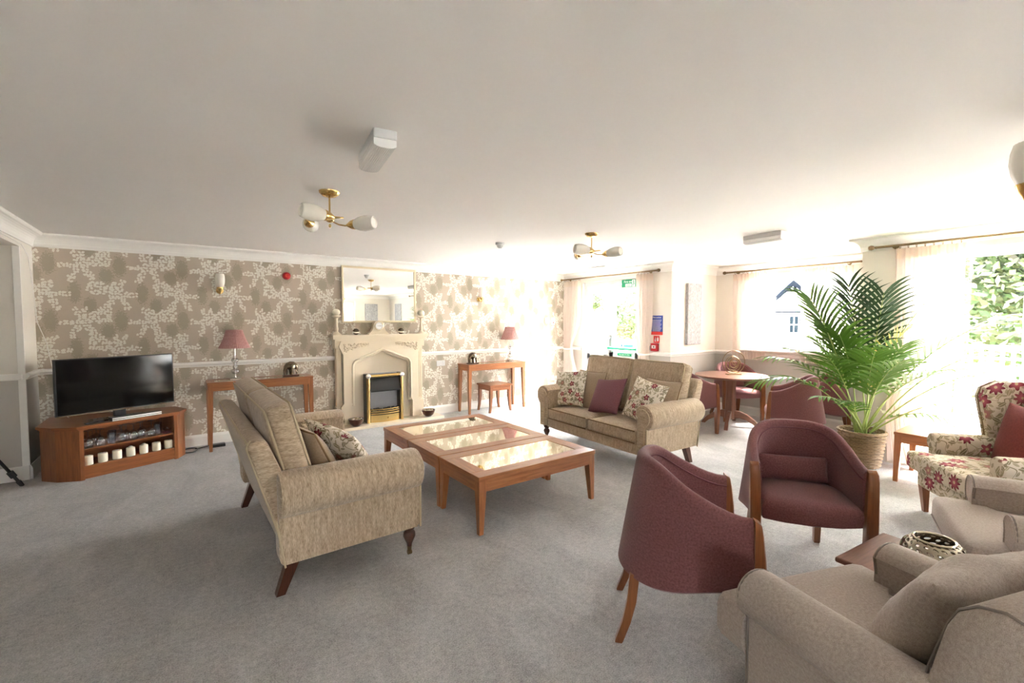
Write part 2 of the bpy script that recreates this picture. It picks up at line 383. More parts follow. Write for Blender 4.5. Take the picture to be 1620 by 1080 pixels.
    def softbox(s, c, size, r=.05, crown=0, n=8, mtx=None, axis=2):  # upholstered block: rounded and slightly crowned
        hx, hy, hz = [q/2 for q in size]; r = min(r, hx*.98, hy*.98, hz*.98); v = []; f = []; idx = {}
        def vert(p):
            key = tuple(round(q, 5) for q in p)
            if key in idx: return idx[key]
            q = Vector((p[0]*hx, p[1]*hy, p[2]*hz)); inn = Vector((max(-hx+r, min(hx-r, q.x)), max(-hy+r, min(hy-r, q.y)), max(-hz+r, min(hz-r, q.z))))
            d = q-inn; q2 = inn+(d.normalized()*r if d.length > 1e-9 else d)
            o_ = [i for i in range(3) if i != axis]; k_ = crown*(1-p[o_[0]]**2)*(1-p[o_[1]]**2)
            if crown: q2[axis] += k_*(1 if p[axis] > 0 else -1)*abs(p[axis])
            idx[key] = len(v); v.append(q2+Vector(c)); return idx[key]
        def coord(i): 
            t = i/n*2-1
            return math.copysign(abs(t)**.6, t)
        for a in range(3):
            for sg in (-1, 1):
                for i in range(n):
                    for j in range(n):
                        q = []
                        for (ii, jj) in ((i, j), (i+1, j), (i+1, j+1), (i, j+1)):
                            p = [0, 0, 0]; p[a] = sg; p[(a+1) % 3] = coord(ii); p[(a+2) % 3] = coord(jj); q.append(vert(p))
                        if len(set(q)) == 4: f.append(tuple(q))
        return s.add(v, f, mtx)
    def pillow(s, w, h, t, n=14, mtx=None, pinch=.07):          # in local x-z plane, thickness along y, centred
        v = []; f = []
        for sg in (1, -1):
            b = len(v)
            for i in range(n+1):
                for j in range(n+1):
                    a = -cos(PI*i/n); c = -cos(PI*j/n)
                    k_ = (1-abs(a)**2.4)**.6*(1-abs(c)**2.4)**.6
                    x = a*w/2*(1-pinch*(1-c*c)*abs(a)**3); z = c*h/2*(1-pinch*(1-a*a)*abs(c)**3)
                    v.append((x, sg*(t/2*k_+.004), z))
            for i in range(n):
                for j in range(n):
                    q = (b+i*(n+1)+j, b+(i+1)*(n+1)+j, b+(i+1)*(n+1)+j+1, b+i*(n+1)+j+1); f.append(q if sg < 0 else q[::-1])
        N = (n+1)*(n+1); rim = [i*(n+1) for i in range(n)] + [n*(n+1)+j for j in range(n)] + [i*(n+1)+n for i in range(n, 0, -1)] + [j for j in range(n, 0, -1)]
        for a, b in zip(rim, rim[1:]+rim[:1]): f.append((a, b, b+N, a+N))
        return s.add(v, f, mtx)
    def build(s, name, mat, parent=None, smooth=False, uv='box', la=True): return link(name, s.v, s.f, mat, parent, smooth, uv, la)
def tag(o, label, cat, group=None, kind=None):
    if label: o['label'] = label
    if cat: o['category'] = cat
    if group: o['group'] = group
    if kind: o['kind'] = kind
    return o
def thing(name, label, cat, loc=(0, 0, 0), rz=0, group=None):
    o = bpy.data.objects.new(name, None); o.empty_display_size = .1; COL.objects.link(o); o.location = loc; o.rotation_euler = (0, 0, rz)
    return tag(o, label, cat, group)
def struct(o): o['kind'] = 'structure'; return o
def kids(o): return [c for c in bpy.data.objects if c.parent == o]
def dup(o, parent=None, **kw):
    c = o.copy(); COL.objects.link(c)
    if parent: c.parent = parent
    for ch in kids(o): dup(ch, c)
    return c
def copy_thing(o, loc, rz, label, group=None):
    c = dup(o); c.location = loc; c.rotation_euler = (0, 0, rz); c['label'] = label
    if group: c['group'] = group
    return c
def MT(loc, rx=0, ry=0, rz=0): return Matrix.Translation(loc) @ Euler((rx, ry, rz)).to_matrix().to_4x4()
def text(s_, size, mat, parent, mtx, name='lettering', ext=.0008):
    cu = bpy.data.curves.new(name, 'FONT'); cu.body = s_; cu.size = size; cu.extrude = ext; cu.align_x = 'CENTER'; cu.align_y = 'CENTER'
    t = bpy.data.objects.new(name, cu); COL.objects.link(t); bpy.context.view_layer.update()
    me = bpy.data.meshes.new_from_object(t.evaluated_get(bpy.context.evaluated_depsgraph_get()))
    bpy.data.objects.remove(t); bpy.data.curves.remove(cu)
    me.transform(mtx); me.materials.clear(); me.materials.append(M[mat]); o = bpy.data.objects.new(name, me); COL.objects.link(o); o.parent = parent; o['kind'] = 'stuff'; return o

# ---------------------------------------------------------------- setting
H = 2.4; XR = 6.09; XB = 7.34; YB = 6.64; YR = 4.22; YP = 1.81; XL = -1.2; YF = -2.6
g = G().box(-3.4, XR+.2, YF-.2, YB+.2, -.1, 0).box(XR+.2, XB+.2, YP-.25, YR+.2, -.1, 0); struct(g.build('floor', 'carpet'))
g = G().box(-3.4, XR+.2, YF-.2, YB+.2, H, H+.12).box(XR+.2, XB+.2, YP-.25, YR+.2, H, H+.12); struct(g.build('ceiling', 'ceil'))
struct(G().box(XL-.2, XR+.2, YB, YB+.2, 0, H).build('wall_back', 'paper'))
struct(G().box(XL-.15, XL, 6.18, YB, 0, H).box(XL-.15, XL, YF, 6.18, 2.21, H).box(XL-.15, XL, YF, .3, 0, 2.21).build('wall_left', 'paint'))
struct(G().box(-3.4, XL-.15, 6.18, 6.33, 0, H).build('wall_recess', 'paint'))
struct(G().box(-3.4, -3.2, YF, 6.18, 0, H).build('wall_recess', 'paint'))
struct(G().box(XR, XR+.2, 6.12, YB, 0, H).box(XR, XR+.2, YR, 4.76, 0, H).box(XR, XR+.2, 4.76, 6.12, 2.21, H).build('wall_exit', 'paint'))
struct(G().box(XR+.2, XB+.2, YR, YR+.2, 0, H).build('wall_bay', 'paint'))
struct(G().box(XB, XB+.2, YP, 2.28, 0, H).box(XB, XB+.2, 3.68, YR, 0, H).box(XB, XB+.2, 2.28, 3.68, 0, 1.05).box(XB, XB+.2, 2.28, 3.68, 2.2, H).build('wall_bay', 'paint'))
struct(G().box(XR, XB+.2, YP-.25, YP, 0, H).build('wall_pillar', 'paint'))
struct(G().box(XR, XR+.2, 1.36, YP-.25, 0, H).box(XR, XR+.2, -.25, 1.36, 2.21, H).box(XR, XR+.2, YF, -.25, 0, H).build('wall_right', 'paint'))
struct(G().box(-3.4, -1.1, YF-.2, YF, 0, H).box(-1.1, -.55, YF-.2, YF, 0, .8).box(-1.1, -.55, YF-.2, YF, 1.95, H).box(-.55, 4.25, YF-.2, YF, 0, H).box(4.25, 4.85, YF-.2, YF, 0, .9).box(4.25, 4.85, YF-.2, YF, 2.15, H).box(4.85, XR+.2, YF-.2, YF, 0, H).build('wall_front', 'paint'))  # leftmost opening is cut for the added fill-light window
# mouldings that follow the walls (interior on the right hand of the path)
PATH = [(XL, YF), (XL, YB), (XR, YB), (XR, YR), (XB, YR), (XB, YP), (XR, YP), (XR, YF)]
NAMES = ['left', 'back', 'exit', 'bay', 'bay', 'pillar', 'right', 'front']
def off(i, d):
    p0 = Vector((*PATH[i-1], 0)); p1 = Vector((*PATH[i], 0)); p2 = Vector((*PATH[(i+1) % len(PATH)], 0))
    def nrm(a, b): t = (b-a).normalized(); return Vector((t.y, -t.x, 0))
    n1 = nrm(p0, p1); n2 = nrm(p1, p2); q = p1 + n1*d
    return p1 + (n1+n2)*d if abs(n1.dot(n2)) < .1 else q
def mould(i, prof, cut=None):                  # prof list of (offset from wall, z); cut=(t0,t1) in metres of world Y or X
    a = [off(i, d) for d, z in prof]; b = [off((i+1) % 8, d) for d, z in prof]
    if cut:
        ax = 1 if abs(PATH[i][1]-PATH[(i+1) % 8][1]) > .01 else 0
        for L, c in ((a, cut[0]), (b, cut[1])):
            if c is not None:
                for p in L: p[ax] = c
    return G().loft([[(p.x, p.y, z) for p, (d, z) in zip(L, prof)] for L in (a, b)])
cov = [(0, 2.265), (.012, 2.265), (.014, 2.285)] + [(.016+.074*(1-cos(t*PI/12)), 2.29+.085*sin(t*PI/12)) for t in range(0, 7)] + [(.10, 2.385), (.10, H), (0, H)]
for i in range(8): o = mould(i, cov).build('trim_%d' % (i+1), 'white', smooth=False); struct(o)
dado = [(0, .955), (.012, .957), (.014, .972), (.026, .985), (.026, 1.0), (.018, 1.012), (0, 1.016)]
for q, (i, cut) in enumerate([(0, (6.18, None)), (1, None), (2, (None, 6.16)), (2, (4.72, None)), (3, None), (4, None), (5, None), (6, (None, 1.42))]):
    o = mould(i, dado, cut).build('trim_%d' % (q+9), 'white'); struct(o)
bs = [(0, 0), (.018, 0), (.018, .105), (.012, .122), (.006, .135), (0, .135)]
for i, cut, nm in [(0, (6.18, None), 'left'), (1, None, 'back'), (2, (None, 6.16), 'exit'), (2, (4.72, None), 'exit'), (3, None, 'bay'), (4, None, 'bay'), (5, None, 'pillar'), (6, (None, 1.42), 'right')]:
    o = mould(i, bs, cut).build('baseboard_' + nm, 'white'); struct(o)
struct(G().box(-3.2, XL-.02, 6.155, 6.18, .955, 1.016, .008).build('trim_17', 'white'))
struct(G().box(-3.2, XL-.0, 6.16, 6.18, 0, .135, .005).build('baseboard_recess', 'white'))
struct(G().box(XL-.05, XL+.002, 6.172, 6.19, .135, 2.21, .003).build('trim_18', 'white'))

def pane_window(name, x, y0, y1, z0, z1, mull, trans, fr=.06, dep=.07):
    f = struct(G().box(x, x+dep, y0, y1, z0, z0+fr).box(x, x+dep, y0, y1, z1-fr, z1).box(x, x+dep, y0, y0+fr, z0+fr, z1-fr).box(x, x+dep, y1-fr, y1, z0+fr, z1-fr).build(name, 'upvc'))
    for m in mull: G().box(x, x+dep, m-fr*.6, m+fr*.6, z0+fr, z1-fr).build('mullion', 'upvc', f)
    for t in trans: G().box(x+.004, x+dep-.004, y0+fr, y1-fr, t-fr*.5, t+fr*.5).build('transom', 'upvc', f)
    ys = [y0+fr]+[m+q for m in mull for q in (-fr*.6, fr*.6)]+[y1-fr]
    zs = [z0+fr]+[t+q for t in trans for q in (-fr*.5, fr*.5)]+[z1-fr]
    for a, b in zip(ys[::2], ys[1::2]):
        for c, d in zip(zs[::2], zs[1::2]): G().box(x+.03, x+.036, a, b, c, d).build('pane', 'pane', f)
    return f
w2 = pane_window('window_2', XB+.06, 2.28, 3.68, 1.05, 2.2, [2.82], [])
G().box(XB-.12, XB+.06, 2.22, 3.74, 1.03, 1.058, .006).build('window_sill', 'white', w2)
w3 = pane_window('window_3', XR+.05, -.25, 1.36, 0.02, 2.21, [-.02], [1.05], .085)
for y_ in (-.08,): G().tube([(XR+.04, y_, 1.10), (XR+.0, y_, 1.10), (XR-.0, y_+.10, 1.10)], .009).build('handle', 'chrome', w3)

w4 = struct(G().box(4.25, 4.85, YF-.12, YF-.06, .9, .96).box(4.25, 4.85, YF-.12, YF-.06, 2.09, 2.15).box(4.25, 4.31, YF-.12, YF-.06, .96, 2.09).box(4.79, 4.85, YF-.12, YF-.06, .96, 2.09).build('window_4', 'upvc'))
G().box(4.31, 4.79, YF-.09, YF-.085, .96, 2.09).build('pane', 'pane', w4)
w_fill = struct(G().box(-1.1, -.55, YF-.12, YF-.06, .8, .86).box(-1.1, -.55, YF-.12, YF-.06, 1.89, 1.95).box(-1.1, -1.04, YF-.12, YF-.06, .86, 1.89).box(-.61, -.55, YF-.12, YF-.06, .86, 1.89).build('added_fill_window', 'upvc'))  # unseen window added behind the camera purely to let in fill light
G().box(-1.04, -.61, YF-.09, YF-.085, .86, 1.89).build('pane', 'pane', w_fill)
# exit door set
X0 = XR+.05; X1 = XR+.12
d1 = struct(G().box(X0, X1, 6.05, 6.12, 0, 2.21).box(X0, X1, 4.76, 4.83, 0, 2.21).box(X0, X1, 4.83, 6.05, 2.14, 2.21).box(X0, X1, 5.50, 5.58, 0, 2.14).build('door_1', 'upvc'))
sl = G().box(X0+.01, X1-.01, 5.58, 6.05, 0, .08).box(X0+.01, X1-.01, 5.58, 6.05, .80, .90).box(X0+.01, X1-.01, 5.58, 6.05, 2.04, 2.14).box(X0+.01, X1-.01, 5.58, 5.65, .08, 2.04).box(X0+.01, X1-.01, 5.98, 6.05, .08, 2.04).build('side_light', 'upvc', d1)
G().box(X0+.03, X0+.036, 5.65, 5.98, .90, 2.04).build('pane', 'pane', sl); G().box(X0+.03, X0+.036, 5.65, 5.98, .08, .80).build('pane', 'pane', sl)
lf = G().box(X0-.012, X1-.01, 4.83, 5.50, .01, .10).box(X0-.012, X1-.01, 4.83, 5.50, .86, .97).box(X0-.012, X1-.01, 4.83, 5.50, 2.01, 2.13).box(X0-.012, X1-.01, 4.83, 4.93, .1, 2.01).box(X0-.012, X1-.01, 5.40, 5.50, .1, 2.01).build('door_leaf', 'upvc', d1)
G().box(X0+.03, X0+.036, 4.93, 5.40, .97, 2.01).build('pane', 'pane', lf); G().box(X0+.03, X0+.036, 4.93, 5.40, .10, .86).build('pane', 'pane', lf)
G().box(X0-.03, X0-.012, 5.42, 5.48, .95, 1.25, .008).tube([(X0-.03, 5.455, 1.22), (X0-.08, 5.46, 1.19), (X0-.09, 5.46, 1.05)], .012).box(X0-.09, X0-.012, 5.425, 5.475, .99, 1.06, .01).build('push_bar_bracket', 'grey', d1)
G().tube([(X0-.085, 5.46, 1.03), (X0-.085, 4.86, 1.03)], .02, 12).build('push_bar', 'greenbar', d1)
# signs on the door
def sign(name, label, cat, mat, x, y0, y1, z0, z1, t=.004):
    o = thing(name, label, cat, (x, (y0+y1)/2, (z0+z1)/2)); h = (y1-y0)/2; hz = (z1-z0)/2
    G().box(-t, 0, -h, h, -hz, hz).build('sign_board', mat, o); return o, h, hz
TX = lambda y, z, d=-.0055: Matrix.Translation((d, y, z)) @ Matrix(((0, 0, -1, 0), (-1, 0, 0, 0), (0, 1, 0, 0), (0, 0, 0, 1)))
s, h, hz = sign('exit_sign', 'green and white fire exit sign above the glazed door', 'sign', 'green', X0-.013, 4.86, 5.22, 2.075, 2.20)
text('Fire exit', .058, 'signwhite', s, TX(.035, .028)); text('exit', .052, 'green', s, TX(.035, -.03, -.0062), 'lettering')
G().box(-.0053, -.004, -.03, .10, -.055, -.006).build('white_panel', 'signwhite', s)
G().box(-.0052, -.004, -.105, -.042, -.058, .058).build('white_panel', 'signwhite', s)
rm = G().sphere((-.0062, -.07, .038), (.002, .009, .009)).tube([(-.006, -.072, .028), (-.006, -.075, -.002), (-.006, -.06, -.022), (-.006, -.066, -.045)], .005, 6).tube([(-.006, -.075, -.002), (-.006, -.088, -.02), (-.006, -.098, -.018)], .005, 6).tube([(-.006, -.055, .012), (-.006, -.072, .022), (-.006, -.09, .008)], .004, 6); rm.build('running_figure', 'green', s)
s, h, hz = sign('push_bar_sign', 'small green push bar label on the door glass below the green bar', 'sign', 'green', X0-.013, 5.0, 5.30, .905, .945)
text('PUSH BAR TO OPEN', .026, 'signwhite', s, TX(0, 0))
s, h, hz = sign('door_label', 'small blue label with white square on the door glass above the green bar', 'sign', 'ltblue', X0+.028, 5.0, 5.20, 1.055, 1.10)
G().box(-.004, 0, h+.01, h+.07, -hz, hz+.012).build('white_panel', 'signwhite', s); G().lathe([(.018, 0), (.018, .002)], 16, MT((-.0045, h+.04, 0), 0, -PI/2)).build('pictogram', 'blue', s)
s, h, hz = sign('fire_action_notice', 'blue fire action notice with white lines and red strip beside the curtain', 'notice', 'blue', XR, 4.365, 4.575, 1.285, 1.59)
text('Fire action', .036, 'signwhite', s, TX(0, hz-.03))
for q in range(9): G().box(-.0055, -.004, -h+.02+.012*(q % 3), h-.02, hz-.075-q*.021, hz-.069-q*.021).build('text_line', 'signwhite', s)
G().box(-.0055, -.003, -h, h, -hz-.0, -hz+.05).build('red_strip', 'redsign', s)
s, h, hz = sign('fire_alarm_sign', 'small red square sign with white flame and hand above the red call point', 'sign', 'redsign', XR, 4.42, 4.53, 1.16, 1.27)
G().loft([[(-.0055, .012+a, -.03), (-.0055, .03+a*.2, .0), (-.0055, .018, .038), (-.0055, .002-a*.2, .005)] for a in (0, .004)], True, True).box(-.0055, -.004, .006, .034, -.034, .0).build('flame_symbol', 'signwhite', s)
G().box(-.0055, -.004, -.038, -.012, -.03, .022).box(-.0055, -.004, -.03, -.022, .022, .04).build('hand_symbol', 'signwhite', s)
s = thing('fire_call_point', 'red manual fire call point box under the small red sign', 'call point', (XR, 4.49, 1.09))
G().box(-.05, 0, -.065, .065, -.062, .062, .008).build('housing', 'red', s); G().box(-.053, -.05, -.035, .04, -.02, .03).build('break_panel', 'signwhite', s); G().sphere((-.053, 0, .005), (.004, .012, .012)).build('press_dot', 'black', s); G().box(-.03, -.005, .065, .10, -.05, .02, .004).build('junction_box', 'grey', s)

# ---------------------------------------------------------------- curtains and poles
def curtain(label, x, y0, y1, zt, zb, n, side=1, tie=None, amp=.03, pull=0):
    o = thing('curtain', label, 'curtain', (x, (y0+y1)/2, 0)); v = []; f = []; N = n*10; zz = [zt-(zt-zb)*i/26 for i in range(27)]
    ym = (y0+y1)/2; cen = 0 if not tie else tie[1]
    def row(z, grow=1):
        out = []
        for j in range(N+1):
            t = j/N; y = (y0+(y1-y0)*t)-ym; k_ = 1; a = amp*grow
            if tie:
                d = (z-tie[0]); w = math.exp(-(d/.33)**2) if d > 0 else math.exp(-(d/.5)**2)*.9
                y = y*(1-w*(1-tie[2]))+cen*w; a = amp*(1-.35*w)
            y += pull*max(0, (zt-z))*(t-.0)
            out.append((a*sin(t*n*2*PI+.6*sin(z*1.3))*(.65+.35*min(1, (zt-z)*2))+.007*sin(t*n*4.6+z*3), y, z))
        return out
    rows = [row(z) for z in zz]
    g = G(); nb = 3
    g.loft(rows, False, False); c = g.build('drape', 'sheer', o, True, 'up')
    hb = [[(p[0]-.002, p[1], z) for p in row(z)] for z in (zt+.004, zt-.05, zt-.10)]
    G().loft(hb, False, False).build('heading_tape', 'band', o, True, 'up')
    if tie:
        w = (y1-y0)/2*tie[2]+.015; pts = [(.045*cos(a)*1.1, cen+w*sin(a), tie[0]+.012*cos(a)) for a in [2*PI*i/24 for i in range(24)]]
        G().tube(pts, .012, 6, None, True).tube([(0, cen-w*side, tie[0]), (.04, cen-side*(w+.06), tie[0]+.03)], .006, 6).build('tieback', 'white', o)
    m = max(4, int(n*1.0))
    for i in range(m):
        y = (y0+(y1-y0)*(i+.5)/m)-ym; G().tube([(.02*cos(a), y, zt+.022+.02*sin(a)) for a in [2*PI*q/12 for q in range(12)]], .0025, 5, None, True).build('curtain_ring', 'antique', o)
    return o
def pole(label, x, y0, y1, z):
    o = thing('curtain_pole', label, 'curtain pole', (x, (y0+y1)/2, z)); L = (y1-y0)/2
    G().tube([(0, -L, 0), (0, L, 0)], .0125, 10).build('rod', 'antique', o)
    for e in (-1, 1):
        G().lathe([(.012, 0), (.016, .01), (.010, .02), (.022, .035), (.027, .052), (.020, .072), (.004, .08)], 12, MT((0, e*L, 0), -e*PI/2)).build('finial', 'antique', o)
        G().box(.0, .075, e*(L-.14)-.008, e*(L-.14)+.008, -.012, .012).lathe([(.03, 0), (.03, .01)], 12, MT((.065, e*(L-.14), 0), 0, PI/2)).build('bracket', 'antique', o)
    return o
pole('long antique brass curtain pole over the glazed exit door', XR-.08, 4.45, 6.58, 2.29)
pole('antique brass curtain pole over the bay window behind the palm', XB-.08, 2.18, 3.98, 2.29)
pole('antique brass curtain pole over the patio doors at far right', XR-.08, -.6, 1.66, 2.29)
curtain('cream voile curtain tied back at the wallpaper corner beside the glazed exit door', XR-.085, 6.10, 6.55, 2.25, .03, 6, -1, (.98, .10, .45))
curtain('cream voile curtain tied back between the exit door and the blue notice', XR-.085, 4.50, 4.82, 2.25, .03, 5, 1, (.98, -.0, .62))
curtain('sheer cream curtain at the left side of the bay window', XB-.085, 3.36, 3.88, 2.25, .9, 8)
curtain('sheer cream curtain at the right side of the bay window behind the palm', XB-.085, 2.25, 2.88, 2.25, .9, 8)
curtain('cream voile curtain swept aside left of the patio doors behind the palm', XR-.085, .98, 1.50, 2.25, .04, 8, -1, (.55, .17, .5))
curtain('cream voile curtain hanging right of the patio door mullion', XR-.085, .16, .60, 2.25, .04, 6, -1, (.55, -.15, .4))

# ---------------------------------------------------------------- sofas
def make_sofa(label, loc, rz):
    o = thing('sofa', label, 'sofa', loc, rz, None)
    # base platform with front border
    G().softbox((.03, 0, .265), (.74, 1.56, .15), .03, 0, 6).build('seat_base', 'chen', o, True)
    G().softbox((.385, 0, .245), (.05, 1.5, .13), .024, .008, 6, axis=0).build('front_border', 'chen', o, True)
    for e in (-1, 1):                                     # rolled arms
        pr = [(.72, .20), (.72, .60)]
        cy, cz, r = .80, .575, .125
        pr += [(cy+r*cos(a), cz+r*sin(a)) for a in [PI*.80-i*(PI*1.22)/12 for i in range(13)]]
        pr += [(.845, .475), (.842, .20)]
        pr = [(e*p[0], p[1]) for p in pr]
        a = G().extr(pr, 'x', .43, -.385, .02).build('arm', 'chen', o, True)
        fp = [(e*(.75), .205), (e*.752, .57)] + [(e*(.80+.085*cos(t)), .575+.085*sin(t)) for t in [PI*.9-i*(PI*1.25)/9 for i in range(10)]] + [(e*.822, .46), (e*.82, .205)]
        G().extr(fp, 'x', .442, .42, .006).build('arm_front_panel', 'chen', a, True)
        G().tube([(.437, p[0], p[1]) for p in fp[1:-1]], .006, 6).tube([(.437, fp[-1][0], fp[-1][1]), (.437, fp[-2][0], fp[-2][1])], .006, 6).tube([(.43, e*.846, .20), (.43, e*.849, .47)], .007, 6).tube([(-.36, e*.848, .19), (-.40, e*.848, .46)], .006, 6).build('piping', 'pipe', a, True)
    pb = [(-.16, .20), (-.33, .19), (-.52, .84), (-.52, .868), (-.505, .885), (-.475, .89), (-.435, .88), (-.415, .855), (-.315, .60), (-.24, .40)]
    b = G().extr(pb, 'y', -.80, .80, .035).build('back_frame', 'chen', o, True)
    G().tube([(-.335, -.79, .21), (-.52, -.785, .85), (-.50, -.77, .885)], .006, 6).tube([(-.335, .79, .21), (-.52, .785, .85), (-.50, .77, .885)], .006, 6).tube([(-.515, -.78, .872), (-.515, .78, .872)], .006, 6).build('piping', 'pipe', b, True)
    for e in (-1, 1):
        c = G().softbox((.10, e*.357, .365), (.66, .70, .135), .04, .018, 8).build('seat_cushion', 'chen', o, True)
        G().tube([(.425, e*.357-.335, .425), (.425, e*.357+.335, .425)], .006, 6).tube([(.425, e*.357-.335, .305), (.425, e*.357+.335, .305)], .006, 6).build('piping', 'seam', c, True)
    for e in (-1, 1):
        mt = MT((-.285, e*.375, .755), 0, R(-15), 0)
        c = G().softbox((0, 0, 0), (.145, .735, .62), .05, .03, 9, mt, 0).build('back_cushion', 'chen', o, True)
        def rect(dx): return [mt @ Vector((dx, y, z)) for y, z in ((-.33, -.29), (-.35, -.27), (-.355, .27), (-.33, .295), (.33, .295), (.355, .27), (.35, -.27), (.33, -.29))]
        G().tube(rect(.066), .0065, 6, None, True).build('piping', 'pipe', c, True)
        G().tube(rect(-.066), .0065, 6, None, True).build('piping', 'pipe', c, True)
    for e in (-1, 1):
        l = G().lathe([(.012, .05), (.016, .062), (.018, .075), (.03, .10), (.04, .125), (.036, .15), (.024, .16), (.034, .17), (.04, .185), (.04, .205)], 16, None, (.385, e*.775, 0)).build('front_leg', 'dark_wood', o, True)
        G().lathe([(.004, .018), (.013, .024), (.015, .05), (.017, .056)], 12, None, (.385, e*.775, 0)).tube([(.385-.012, e*.775, .016), (.385+.012, e*.775, .016)], .016, 12).build('caster', 'antique', l, True)
        G().loft([[(-.375+a, e*.745+b, 0) for a, b in ((-.02, -.026), (.025, -.026), (.025, .026), (-.02, .026))], [(-.30+a, e*.745+b, .20) for a, b in ((-.03, -.03), (.04, -.03), (.04, .03), (-.03, .03))]]).build('rear_leg', 'dark_wood', o)
    return o
s1 = make_sofa('beige chenille two seater sofa seen from its side beside the television end', (.765, 3.50, 0), R(1))
s2 = dup(s1); s2.location = (4.045, 3.545, 0); s2.rotation_euler = (0, 0, R(177)); s2['label'] = 'beige chenille two seater sofa facing the mirrored coffee tables with mauve cushion'
def cushion(name, label, mat, loc, w, h, t, rz, lean, roll=0, pipe=None, group=None):
    # stands on its lower edge: local x along its width, leans back by `lean`
    o = thing(name, label, 'cushion', loc, rz)
    mt = Euler((lean, 0, 0)).to_matrix().to_4x4() @ Matrix.Translation((0, 0, h/2*(abs(cos(roll))+abs(sin(roll))*w/h)*.93)) @ Euler((0, roll, 0)).to_matrix().to_4x4()
    g = G().pillow(w, h, t, 14); c = g.build('cushion_cover', mat, o, True, 'up'); c.matrix_local = mt
    if pipe:
        n = 12; w2 = w/2*.985; h2 = h/2*.985
        pts = [(x*w2, 0, z*h2) for x, z in [(-1+2*i/n, -1+.05*(1-(2*i/n-1)**2)) for i in range(n)]+[(1-.05*(1-(2*i/n-1)**2), -1+2*i/n) for i in range(n)]+[(1-2*i/n, 1-.05*(1-(2*i/n-1)**2)) for i in range(n)]+[(-1+.05*(1-(2*i/n-1)**2), 1-2*i/n) for i in range(n)]]
        G().tube(pts, .006, 6, None, True).build('piping', pipe, c, True)
    return o
# left sofa faces +x : cushion normals along x -> rz = -90 deg
cushion('scatter_cushion', 'tan satin cushion with dark piping nearest arm of the side-on sofa', 'tan', (.78, 3.08, .435), .46, .48, .13, R(-80), R(26), 0, 'seam')
cushion('scatter_cushion', 'tan satin cushion farther along the side-on sofa, mostly hidden', 'tan', (.74, 3.66, .435), .46, .48, .13, R(-92), R(22), 0, 'seam')
cushion('floral_cushion', 'floral cushion with large red flowers nearest arm of the side-on sofa', 'floral', (1.0, 3.15, .44), .48, .47, .15, R(-72), R(36), R(10))
cushion('floral_cushion', 'floral cushion farther along the side-on sofa, tilted low on the seat', 'floral', (1.10, 3.62, .44), .46, .44, .15, R(-80), R(50), R(-6))
# right sofa faces -x
cushion('scatter_cushion', 'tan satin cushion behind the left floral cushion on the facing sofa', 'tan', (4.0, 3.98, .435), .46, .49, .13, R(90), R(19), 0, 'seam')
cushion('scatter_cushion', 'tan satin cushion behind the right floral cushion on the facing sofa', 'tan', (4.02, 2.98, .435), .48, .49, .13, R(85), R(19), 0, 'seam')
cushion('floral_cushion', 'floral cushion at the left end of the facing sofa', 'floral', (3.86, 4.17, .44), .47, .46, .14, R(98), R(21), R(6))
cushion('floral_cushion', 'floral cushion at the right end of the facing sofa beside its arm', 'floral', (3.84, 3.04, .44), .48, .46, .14, R(82), R(22), R(-8))
cushion('plum_cushion', 'plain mauve square cushion in the middle of the facing sofa', 'plum', (3.86, 3.60, .44), .46, .44, .14, R(84), R(30), R(8))

# ---------------------------------------------------------------- coffee tables (three alike, pushed together)
def make_ctable(label, loc):
    o = thing('coffee_table', label, 'table', loc, 0, None); w, d, h = 1.16, .612, .42
    t = G().box(-w/2, w/2, -d/2, -d/2+.115, h-.035, h, .003).box(-w/2, w/2, d/2-.115, d/2, h-.035, h, .003).build('top_rail', 'cherry', o)
    for e in (-1, 1): G().box(e*w/2-(.12 if e > 0 else 0), e*w/2+(0 if e > 0 else .12), -d/2+.115, d/2-.115, h-.035, h, .002).build('top_end', 'cherry', o)
    G().box(-w/2+.118, w/2-.118, -d/2+.113, d/2-.113, h-.012, h-.003).build('mirror_glass_panel', 'smoked', o)
    for e in (-1, 1):
        G().box(-w/2+.05, w/2-.05, e*(d/2-.018)-.011, e*(d/2-.018)+.011, h-.115, h-.035).build('apron', 'cherry', o)
        G().box(e*(w/2-.018)-.011, e*(w/2-.018)+.011, -d/2+.05, d/2-.05, h-.115, h-.035).build('apron', 'cherry', o)
        for q in (-1, 1): G().loft([[(e*(w/2-.006)-e*a, q*(d/2-.006)-q*b, z) for a, b in ((0, 0), (ww, 0), (ww, ww), (0, ww))] for z, ww, in ((h-.035, .06), (h-.115, .06), (0, .034))]).build('leg', 'cherry', o)
    return o
t1 = make_ctable('low cherry coffee table with mirrored glass inset, nearest of the three joined', (2.235, 2.972, 0))
copy_thing(t1, (2.235, 3.594, 0), 0, 'low cherry coffee table with mirrored glass inset, middle of the three joined')
copy_thing(t1, (2.235, 4.216, 0), 0, 'low cherry coffee table with mirrored glass inset, nearest the fireplace')
